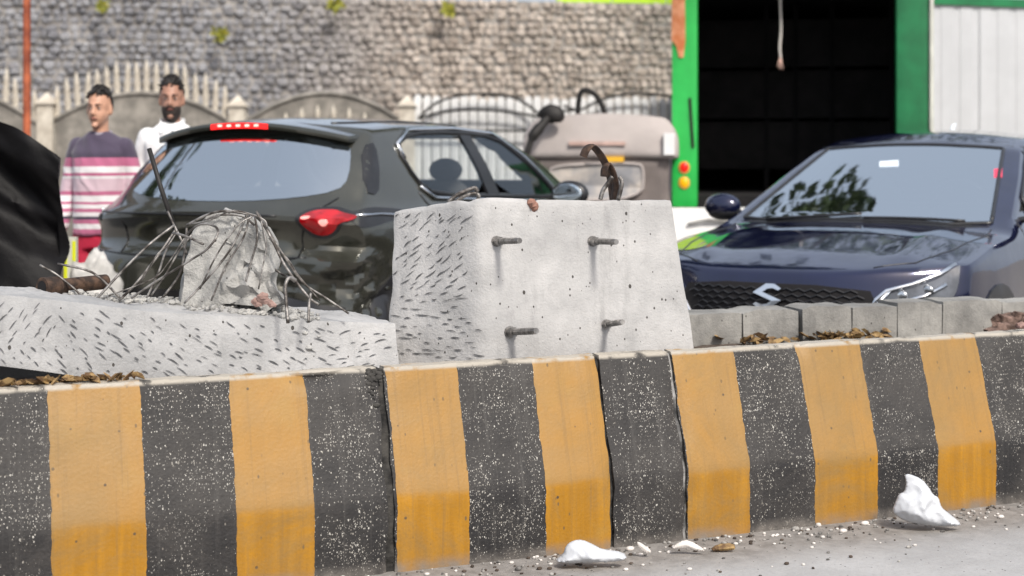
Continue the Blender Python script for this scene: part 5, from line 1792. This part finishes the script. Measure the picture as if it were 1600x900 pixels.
# white pales with black iron railing in front
a, b = fence_pt(646, 152), fence_pt(1190, 152)
wf = empty('white_pale_fence', (a.x, a.y, 0), math.atan2(b.y - a.y, b.x - a.x))
tag(wf, 'bright white pale fence behind the black iron railing', 'fence')
L = math.hypot(b.x - a.x, b.y - a.y)
pm = MB()
pm.add([(-0.044, 0, 0), (0.044, 0, 0), (0.044, 0.03, 0), (-0.044, 0.03, 0), (-0.044, 0, 1.95), (0.044, 0, 1.95), (0.044, 0.03, 1.95), (-0.044, 0.03, 1.95), (-0.026, 0, 2.0), (0.026, 0, 2.0), (0.026, 0.03, 2.0), (-0.026, 0.03, 2.0)],
       [(0, 1, 5, 4), (1, 2, 6, 5), (2, 3, 7, 6), (3, 0, 4, 7), (4, 5, 9, 8), (5, 6, 10, 9), (6, 7, 11, 10), (7, 4, 8, 11), (8, 9, 10, 11)])
pme = pm.mesh('pale', M['white_pale'])
n = int(L / 0.104)
for i in range(n):
    o = link_mesh('pale', pme, wf, ((i + 0.5) * 0.104, random.uniform(-0.004, 0.004), 0), 0, (1, 1, random.uniform(0.985, 1.01)))
for zz in (0.5, 1.55):
    MB().box((0, 0.034, zz), (L, 0.07, zz + 0.07)).build('back_rail', M['white_pale'], wf)
rl = empty('iron_railing', (a.x, a.y - 0.14, 0), wf.rotation_euler.z)
tag(rl, 'thin black iron railing with arched tops before the white pales', 'railing')


def rail_pt(px, y):
    p = fence_pt(px, y); d = Vector((p.x - a.x, p.y - a.y, 0))
    return Vector((d.length, 0, p.z))


for pts in ([(655, 186), (676, 166), (702, 154), (740, 148), (790, 150), (820, 162), (846, 184), (852, 200)], [(655, 186), (690, 176), (740, 172), (800, 176), (846, 184)], [(880, 166), (905, 172), (940, 156), (985, 147), (1030, 149), (1060, 158), (1090, 172)], [(846, 184), (866, 176), (900, 172)]):
    MB().tube(catmull([rail_pt(*p) for p in pts], 5), 0.017, 6).build('arched_rail', M['iron'], rl, smooth=True)
bar = MB().tube([(0, 0, 0), (0, 0, 1.0)], 0.0075, 5).mesh('bar', M['iron'])
for i in range(0, n):
    x = (i + 1) * 0.104
    link_mesh('bar', bar, rl, (x, 0, 0), 0, (1, 1, 1.93))
MB().box((0, -0.012, 1.60), (L, 0.012, 1.625)).build('lower_rail', M['iron'], rl)

# ================================================================== STONE WALL
wa, wb = pix(-120, 0, 18.6), pix(1700, 0, 21.2)
sw = empty('stone_wall', (wa.x, wa.y, 0), math.atan2(wb.y - wa.y, wb.x - wa.x))
tag(sw, 'high rubble stone retaining wall behind the fence', 'wall')
WL = math.hypot(wb.x - wa.x, wb.y - wa.y)
MB().box((0, 0.06, 0), (WL, 0.6, 3.35)).build('wall_core', M['mortar'], sw)


def stone_geo(mb, cx, cz, rx, rz_):
    k = random.choice((6, 7, 8))
    a0 = random.uniform(0, 6)
    ring0, ring1 = [], []
    pr = random.uniform(0.01, 0.05)
    tx, tz = random.uniform(-0.25, 0.25), random.uniform(-0.25, 0.25)
    for j in range(k):
        a = a0 + 2 * math.pi * j / k
        r = random.uniform(0.82, 1.12)
        x, z = math.cos(a) * rx * r, math.sin(a) * rz_ * r
        ring0.append((cx + x, 0.075, cz + z))
        ring1.append((cx + x * 0.80, 0.06 - pr + tx * x + tz * z, cz + z * 0.80))
    c = (cx, 0.055 - pr * 1.25, cz)
    b = len(mb.v)
    mb.add(ring0 + ring1 + [c], [(j, (j + 1) % k, k + (j + 1) % k, k + j) for j in range(k)] + [(k + j, k + (j + 1) % k, 2 * k) for j in range(k)])


stones = []
z = 1.55
while z < 3.26:
    h = random.uniform(0.075, 0.12)
    x = random.uniform(0, 0.1)
    while x < WL * 0.72:
        w = random.uniform(0.07, 0.17)
        stones.append((x + w / 2, z + h / 2 + random.uniform(-0.02, 0.02), w * 0.53, h * 0.56))
        x += w
    z += h * 0.97
random.shuffle(stones)
stones.sort(key=lambda s: -s[2] * s[3] + (0.05 if s[1] < 1.9 else 0))
rest = MB()
for i, s in enumerate(stones):
    if i < 300:
        mb = MB(); stone_geo(mb, *s); mb.build('stone', M['wall_stone'], sw)
    else: stone_geo(rest, *s)
o = rest.build('small_stones', M['wall_stone'], sw); o['kind'] = 'stuff'

# lime banner board along the wall's top
b0, b1 = pix(870, 8, 20.02), pix(1130, 16, 20.42)
ln = empty('lime_banner', (b0.x, b0.y + 0.25, 0), math.atan2(b1.y - b0.y, b1.x - b0.x))
tag(ln, 'lime green banner board along the top of the wall', 'banner')
LL = math.hypot(b1.x - b0.x, b1.y - b0.y)
zb0, zb1 = b0.z, b1.z
for k in range(3):
    u0, u1 = k / 3 + 0.004, (k + 1) / 3 - 0.004
    v = []
    for yy in (0, 0.04):
        for u, dz in ((u0, 0), (u1, 0), (u1, 0.8), (u0, 0.8)):
            v.append((u * LL, yy, zb0 + (zb1 - zb0) * u + dz))
    MB().add(v, [(0, 1, 2, 3), (7, 6, 5, 4), (0, 4, 5, 1), (1, 5, 6, 2), (2, 6, 7, 3), (3, 7, 4, 0)]).build('banner_board', M['lime'], ln)
for u in (0.1, 0.5, 0.9):
    MB().box((u * LL - 0.03, 0.05, 3.45), (u * LL + 0.03, 0.09, 4.2)).build('banner_post', M['iron'], ln)

# tufts growing from the wall
for px, py, lab, sc_ in ((526, 8, 'yellow green tuft high on the wall above the SUV', 1.0), (699, 15, 'broad lime tuft on the wall near the middle', 1.1), (345, 54, 'straggling yellowish tuft on the grey wall', 1.1), (162, 10, 'small pale green tuft high on the wall left of the men', 0.8)):
    c = pix(px, py, 18.45 + 2.4 * px / 1600)
    t = empty('wall_plant', c)
    tag(t, lab, 'plant', 'tufts growing from the stone wall')
    mb = MB()
    for k in range(46):
        a = random.uniform(0, 6.28); L_ = random.uniform(0.04, 0.11) * sc_
        p0 = Vector((random.gauss(0, 0.03), random.uniform(-0.05, 0.02), random.gauss(0, 0.03)))
        d = Vector((math.cos(a), -abs(random.gauss(0, 0.6)), math.sin(a) * 0.9 - 0.25)).normalized()
        sd = d.cross(Vector((0, 1, 0.2))).normalized() * L_ * 0.28
        mb.add([p0, p0 + d * L_ * 0.5 + sd, p0 + d * L_, p0 + d * L_ * 0.5 - sd], [(0, 1, 2, 3)])
    mb.build('leaves', M['plant'], t, fix=False)
    MB().tube([(0, 0.12, -0.02), (0, 0.02, 0), (0.01, -0.06, 0.02)], [0.008, 0.006, 0.003], 5).build('stem', M['bark'], t)

# ================================================================== AUTO RICKSHAW (rear, canvas hood)
rk_c = pix(950, 300, 12.0)
rick = empty('auto_rickshaw', (rk_c.x - 0.065, 12.0, 0), R(-6))
tag(rick, 'auto rickshaw with grey canvas hood and rear window', 'auto rickshaw')


def hood_outline(z, hwid=0.62):
    return hwid * (1 - 0.24 * max(0, (z - 1.42) / 0.28) ** 2.2)


def hood_fn(u, v, t):
    z = 1.30 + v * 0.36
    tt = u * 2 - 1
    w = hood_outline(z)
    x = tt * w
    zz = z - 0.035 * tt * tt * v
    y = 0.0 + t * 1.9 + 0.06 * tt * tt + (0.10 * max(0, (z - 1.35) / 0.31) ** 2 if t == 0 else 0) + 0.012 * nz(x * 4, z * 6)
    return (x, y, zz)


smooth_mb(shell(30, 12, 16, hood_fn), 2, 0.4).build('hood_top', M['canvas'], rick, smooth=True, angle=60)


def hood_low_fn(u, v, t):
    z = 0.62 + v * 0.70
    tt = u * 2 - 1
    x = tt * (0.545 + 0.012 * nz(z * 5, tt * 3))
    y = 0.035 + t * 1.2 + 0.06 * tt * tt + 0.02 * nz(x * 3, z * 4, 2)
    return (x, y, z)


smooth_mb(shell(24, 14, 6, hood_low_fn), 1, 0.4).build('hood_back', M['canvas_dark'], rick, smooth=True, angle=60)
wo = []
for x, z in chaikin([Vector(p) for p in ((-0.37, 1.25), (0.30, 1.27), (0.345, 1.22), (0.33, 0.98), (-0.36, 0.97), (-0.40, 1.18))], 2): wo.append((x, z))
n = len(wo)
yfn = lambda x: 0.035 + 0.06 * (x / 0.55) ** 2 - 0.030
MB().add([(x, yfn(x), z) for x, z in wo] + [(x, yfn(x) + 0.02, z) for x, z in wo], [tuple(range(n)), tuple(range(2 * n - 1, n - 1, -1))] + [(i, n + i, n + (i + 1) % n, (i + 1) % n) for i in range(n)]).build('rear_window', mk('cloudy_window_plastic', (0.42, 0.42, 0.44), 0.25, 0, 0.35, 4, 0.2, 8, col2=(0.58, 0.52, 0.46)), rick)
MB().tube([(x, yfn(x) - 0.004, z) for x, z in wo + wo[:1]], 0.012, 6).build('window_piping', M['canvas'], rick, smooth=True)
MB().box((-0.24, -0.018, 1.405), (0.20, 0.02, 1.435)).build('printed_strip', mk('faded_print', (0.52, 0.36, 0.31), 0.7, 0, 0.15, 12), rick)
MB().box((0.03, -0.012, 1.275), (0.19, 0.03, 1.315)).build('yellow_marker', M['yellow_plate'], rick)
MB().box((0.50, 0.0, 1.33), (0.585, 0.05, 1.50)).build('side_flap', M['white_pale'], rick)


def rick_body_fn(u, v, t):
    tt = u * 2 - 1
    z = 0.28 + v * 0.40
    return (tt * ip(z, [0.28, 0.5, 0.68], [0.52, 0.60, 0.58]), -0.05 + 0.10 * abs(tt) ** 3 + t * 2.3, z)


smooth_mb(shell(16, 8, 16, rick_body_fn), 2, 0.4).build('rear_body', M['canvas_dark'], rick, smooth=True, angle=50)
for wx, wy in ((-0.50, 0.35), (0.50, 0.35), (0.0, 2.15)):
    w_ = MB().lathe([(0.10, -0.05), (0.19, -0.05), (0.21, -0.03), (0.21, 0.03), (0.19, 0.05), (0.10, 0.05)], 20)
    w_.v = [tuple(Matrix.Rotation(R(90), 4, 'Y') @ Vector(v)) for v in w_.v]
    o = w_.build('wheel', M['tyre'], rick, smooth=True, angle=40); o.location = (wx, wy, 0.21)
# black jointed arm and head beside the hood, black hoop on top
ri = (Matrix.Translation(rick.location) @ Matrix.Rotation(R(-6), 4, 'Z')).inverted()
MB().tube([ri @ p for p in catmull([pix(818, 262, 11.9), pix(824, 238, 11.9), pix(832, 214, 11.92), pix(846, 196, 11.95), pix(856, 184, 12.0)], 4)], [0.020] * 4 + [0.026] * 4 + [0.044] * 4 + [0.036] * 5, 10).build('mirror_arm', M['iron'], rick, smooth=True)
MB().ellipsoid(ri @ pix(864, 178, 12.0), (0.105, 0.05, 0.075), 16, 12, fn=lambda p: p * (1 + 0.25 * nz(p.x * 14, p.y * 14, p.z * 14))).build('side_mirror', M['iron'], rick, smooth=True)
MB().tube([ri @ p for p in catmull([pix(903, 182, 12.2), pix(904, 160, 12.2), pix(908, 144, 12.2), pix(918, 141, 12.2), pix(930, 148, 12.2), pix(938, 160, 12.2), pix(946, 178, 12.2)], 5)], 0.021, 8).build('grab_hoop', M['iron'], rick, smooth=True)

# ================================================================== GREEN TRUCK (open rear)
TD = 12.7
x0, x1 = pix(1050, 0, TD).x, pix(1449, 0, TD).x
zb = pix(1050, 326, TD).z
tr = empty('cargo_truck', ((x0 + x1) / 2, TD, 0), R(-9))
tag(tr, 'bright green truck with a dark open cargo bay facing the camera', 'truck')
W2 = (x1 - x0) / 2
pw = pix(1091, 0, TD).x - x0
rpw = x1 - pix(1396, 0, TD).x


def post_fn(xa, xb, z0, z1):
    def fn(u, v, t):
        return (xa + u * (xb - xa), t * 0.14, z0 + v * (z1 - z0))
    return fn


p_l = smooth_mb(shell(6, 40, 4, post_fn(-W2, -W2 + pw, zb, 2.86)), 2, 0.4).build('corner_post', M['truck_green'], tr, smooth=True, angle=50)
smooth_mb(shell(6, 40, 4, post_fn(W2 - rpw, W2 - 0.012, zb, 2.86)), 2, 0.4).build('corner_post', M['truck_green_dark'], tr, smooth=True, angle=50)
MB().box((W2 - 0.010, -0.02, zb), (W2 + 0.018, 0.05, 2.86)).build('edge_strip', M['pale_post'], tr)
for py, mt in ((262, 'red_lamp'), (286, 'amber')):
    c = pix(1070, py, TD)
    lx = c.x - tr.location.x
    lamp = MB().ellipsoid((lx, -0.004, c.z), (0.038, 0.016, 0.044), 18, 12).build('tail_lamp', M[mt], tr, smooth=True)
    mbr = MB().tube([(lx + 0.042 * math.cos(a), -0.003, c.z + 0.048 * math.sin(a)) for a in np.linspace(0, 2 * math.pi, 21)], 0.007, 6)
    mbr.build('lamp_ring', M['lamp_ring'], lamp, smooth=True)
MB().add([(pix(x, y, TD).x - tr.location.x, yy, pix(x, y, TD).z) for yy in (-0.012, 0.01) for x, y in ((1051, -20), (1071, -20), (1072, 60), (1069, 88), (1062, 88), (1058, 70), (1050, 60))],
         [tuple(range(7)), tuple(range(13, 6, -1))] + [(i, 7 + i, 7 + (i + 1) % 7, (i + 1) % 7) for i in range(7)]).build('painted_ornament', M['orange'], tr)
MB().tube([(pix(1079, 152, TD).x - tr.location.x, -0.006, pix(1079, 152, TD).z), (pix(1084, 230, TD).x - tr.location.x, -0.006, pix(1084, 230, TD).z)], 0.013, 6).build('latch_slot', M['iron'], tr)
# cargo box: floor, walls, roof, front wall, ribs
xi0, xi1 = -W2 + 0.03, W2 - 0.03
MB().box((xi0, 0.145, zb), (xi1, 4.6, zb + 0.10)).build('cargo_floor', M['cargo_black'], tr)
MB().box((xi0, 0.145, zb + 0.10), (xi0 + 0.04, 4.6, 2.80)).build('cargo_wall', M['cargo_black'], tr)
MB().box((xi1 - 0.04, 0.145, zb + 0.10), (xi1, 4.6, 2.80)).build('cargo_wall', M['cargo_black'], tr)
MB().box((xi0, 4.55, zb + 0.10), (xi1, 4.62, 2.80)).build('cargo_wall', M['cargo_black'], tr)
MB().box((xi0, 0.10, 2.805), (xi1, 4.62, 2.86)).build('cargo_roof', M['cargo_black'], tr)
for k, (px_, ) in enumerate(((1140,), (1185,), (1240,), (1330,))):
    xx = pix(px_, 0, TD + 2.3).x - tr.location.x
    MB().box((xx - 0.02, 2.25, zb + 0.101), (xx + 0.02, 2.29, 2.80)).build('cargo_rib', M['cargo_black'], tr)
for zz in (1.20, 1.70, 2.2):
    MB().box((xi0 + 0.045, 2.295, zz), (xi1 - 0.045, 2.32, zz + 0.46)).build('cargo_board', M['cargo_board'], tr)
# chassis, rear beam, wheels, cab
MB().box((-W2 + 0.12, 0.2, zb - 0.16), (W2 - 0.12, 6.4, zb - 0.002)).build('chassis', M['iron'], tr)
MB().box((-W2 + 0.04, 0.02, zb - 0.10), (W2 - 0.04, 0.13, zb - 0.004)).build('rear_beam', M['iron'], tr)
for wx, wy in ((-0.85, 1.3), (0.85, 1.3), (-0.85, 5.2), (0.85, 5.2)):
    w_ = MB().lathe([(0.22, -0.13), (0.43, -0.13), (0.46, -0.09), (0.46, 0.09), (0.43, 0.13), (0.22, 0.13), (0.20, 0.06), (0.05, 0.08)], 26)
    w_.v = [tuple(Matrix.Rotation(R(90), 4, 'Y') @ Vector(v)) for v in w_.v]
    o = w_.build('wheel', M['tyre'], tr, smooth=True, angle=40); o.location = (wx, wy, 0.46)
smooth_mb(shell(10, 12, 10, lambda u, v, t: ((u * 2 - 1) * (W2 - 0.05), 4.75 + t * 1.7 - 0.25 * v * t, 0.7 + v * 1.7)), 2, 0.4).build('cab', M['truck_green'], tr, smooth=True, angle=45)

# frayed rope hanging in the bay
mbp = MB()
c0 = pix(1219, 0, TD + 0.4)
rope = empty('hanging_rope', (c0.x, c0.y, c0.z - 0.6))
tag(rope, 'frayed rope with a pinkish tassel hanging in the dark cargo bay', 'rope')
MB().tube(catmull([(0.0, 0, 1.0), (0.0, 0, 0.6), (0.008, 0.005, 0.35), (-0.004, 0, 0.20), (0.004, 0, 0.10)], 5), 0.011, 6).build('cord', M['paper'], rope, smooth=True)
for k in range(14):
    a = random.uniform(-0.03, 0.03)
    mbp.tube([(0.003, 0, 0.12), (a * 0.5, random.uniform(-0.01, 0.01), 0.05), (a, random.uniform(-0.015, 0.015), 0.0 + random.uniform(0, 0.03))], [0.008, 0.009, 0.003], 5)
mbp.build('tassel', mk('pinkish_tassel', (0.55, 0.36, 0.30), 0.8, 0, 0.2, 30), rope, smooth=True)

# ================================================================== WHITE BARRIER, HOARDING
b0 = pix(1052, 322, 12.05)
bar_o = empty('white_road_barrier', (b0.x + 0.45, 12.05, 0), R(4))
tag(bar_o, 'low whitewashed concrete barrier under the truck bed', 'barrier')


def barrier_fn(u, v, t):
    z = v * 0.915
    w = ip(z, [0, 0.10, 0.30, 0.80, 0.915], [0.21, 0.21, 0.11, 0.08, 0.075])
    return ((u * 2 - 1) * 0.50 + 0.004 * nz(z * 9, t), (t * 2 - 1) * w + 0.004 * nz(u * 9, z * 9), z)


smooth_mb(shell(20, 16, 4, barrier_fn), 1, 0.2).build('barrier_body', M['white_barrier'], bar_o, smooth=True, angle=40)
MB().tube(catmull([(-0.36, -0.105, 0.79), (-0.20, -0.11, 0.82), (0.0, -0.105, 0.81), (0.30, -0.105, 0.805)], 4), [0.010] * 4 + [0.014] * 4 + [0.008] * 5, 6).build('stain_ledge', M['stone'], bar_o, smooth=True)

ha, hb_ = pix(1452, 0, 15.5), pix(1900, 0, 16.6)
ho = empty('metal_hoarding', (ha.x, ha.y, 0), math.atan2(hb_.y - ha.y, hb_.x - ha.x))
tag(ho, 'pale grey sheet metal hoarding behind the blue hatchback', 'hoarding')
HLn = math.hypot(hb_.x - ha.x, hb_.y - ha.y)
k = 0
x = -0.3
while x < HLn:
    w = 0.9
    mb = MB()
    # shallow trapezoid ribs
    xs_, ys_ = [], []
    xx = 0
    while xx < w - 0.001:
        xs_ += [xx, xx + 0.13, xx + 0.15, xx + 0.205]; ys_ += [0.0, 0.0, 0.010, 0.010]; xx += 0.225
    xs_.append(w - 0.006); ys_.append(0.0)
    vs, fs = [], []
    for q, (a_, b_) in enumerate(zip(xs_, ys_)):
        vs += [(x + a_, b_, 0.0), (x + a_, b_, 2.86)]
        if q: fs.append((2 * q - 2, 2 * q, 2 * q + 1, 2 * q - 1))
    m0 = len(vs)
    vs += [(v[0], v[1] + 0.012, v[2]) for v in vs]
    fs += [tuple(i + m0 for i in f)[::-1] for f in fs]
    MB().add(vs, fs).build('hoarding_sheet', M['hoarding'], ho)
    x += w
MB().box((-0.3, -0.03, 2.865), (HLn, 0.05, 2.95)).build('top_rail', M['truck_green_dark'], ho)
MB().box((-0.3, 0.03, 1.2), (HLn, 0.08, 1.26)).build('rear_rail', M['iron'], ho)

# ================================================================== TREES ABOVE THE WALL (mirrored in glass and paint)
def tree(x, y, h, label, seed):
    rnd = random.Random(seed)
    root = empty('roadside_tree', (x, y, 0))
    tag(root, label, 'tree', 'trees along the road')
    mb = MB()
    mb.tube(catmull([(0, 0, 0), (0.1, 0.05, h * 0.25), (-0.05, 0.1, h * 0.5), (0.05, 0, h * 0.75)], 4), list(np.linspace(0.28, 0.08, 13)), 10)
    tips = []
    for k in range(16):
        z0 = h * rnd.uniform(0.42, 0.74); a = rnd.uniform(0, 6.28); L_ = rnd.uniform(1.2, 2.6)
        p1 = Vector((math.cos(a) * L_, math.sin(a) * L_, z0 + rnd.uniform(0.3, 1.5)))
        mb.tube([Vector((0, 0, z0)), Vector((0, 0, z0)).lerp(p1, 0.5) + Vector((0, 0, 0.2)), p1], [0.07, 0.045, 0.015], 6)
        tips.append(p1)
    mb.build('trunk', M['bark'], root, smooth=True)
    cr = MB()
    for tp in tips + [Vector((0, 0, h * 0.85))] * 3:
        for c in range(5):
            cc = tp + Vector((rnd.gauss(0, 0.5), rnd.gauss(0, 0.5), rnd.gauss(0.1, 0.4)))
            for k in range(44):
                d = Vector((rnd.gauss(0, 1), rnd.gauss(0, 1), rnd.gauss(0, 1)))
                p = cc + d * 0.26
                s = rnd.uniform(0.06, 0.12)
                u = Vector((rnd.gauss(0, 1), rnd.gauss(0, 1), rnd.gauss(0, 0.5))).normalized(); v = u.cross(Vector((rnd.gauss(0, 1), rnd.gauss(0, 1), 1))).normalized()
                cr.add([p - u * s, p + v * s * 0.5, p + u * s, p - v * s * 0.5], [(0, 1, 2, 3)])
    cr.build('crown', M['leaves'], root, fix=False)


def spreading_tree(x, y, label, seed):
    rnd = random.Random(seed)
    root = empty('roadside_tree', (x, y, 0))
    tag(root, label, 'tree', 'trees along the road')
    mb = MB()
    mb.tube(catmull([(0, 0, 0), (0.1, 0.0, 2.0), (0.3, -0.1, 4.2), (0.8, -0.2, 6.0)], 4), list(np.linspace(0.42, 0.2, 13)), 12)
    tips = []
    for k in range(16):
        yy_ = rnd.uniform(11.0, 12.2)
        p1 = Vector((rnd.uniform(0.0, 1.5) - x, yy_ - y, yy_ - 7.3 + rnd.uniform(-0.3, 0.4)))
        if k > 11: p1 = Vector((rnd.uniform(-3.5, 0.5), rnd.uniform(-2.5, 1.0), rnd.uniform(6.0, 8.5)))
        st = Vector((0.5, -0.1, rnd.uniform(3.8, 4.8)))
        mb.tube([st, st.lerp(p1, 0.5) + Vector((0, 0, 0.9)), p1], [0.13, 0.08, 0.02], 7)
        tips += [p1, st.lerp(p1, 0.86) + Vector((0, 0, 0.35))]
    mb.build('trunk', M['bark'], root, smooth=True)
    cr = MB()
    for tp in tips:
        for c in range(5):
            cc = tp + Vector((rnd.gauss(0, 0.24), rnd.gauss(0, 0.25), rnd.gauss(0.0, 0.18)))
            for k in range(40):
                p = cc + Vector((rnd.gauss(0, 1), rnd.gauss(0, 1), rnd.gauss(0, 0.7))) * 0.24
                sz = rnd.uniform(0.07, 0.14)
                u = Vector((rnd.gauss(0, 1), rnd.gauss(0, 1), rnd.gauss(0, 0.5))).normalized(); v = u.cross(Vector((rnd.gauss(0, 1), rnd.gauss(0, 1), 1))).normalized()
                cr.add([p - u * sz, p + v * sz * 0.5, p + u * sz, p - v * sz * 0.5], [(0, 1, 2, 3)])
    cr.build('crown', M['leaves'], root, fix=False)


spreading_tree(-5.6, 12.4, 'spreading tree whose boughs reach over the road from the left', 11)
tree(1.5, 25.5, 9.0, 'leafy tree rising above the stone wall behind the rickshaw', 3)
tree(4.6, 20.5, 7.0, 'leafy tree rising behind the grey hoarding', 5)
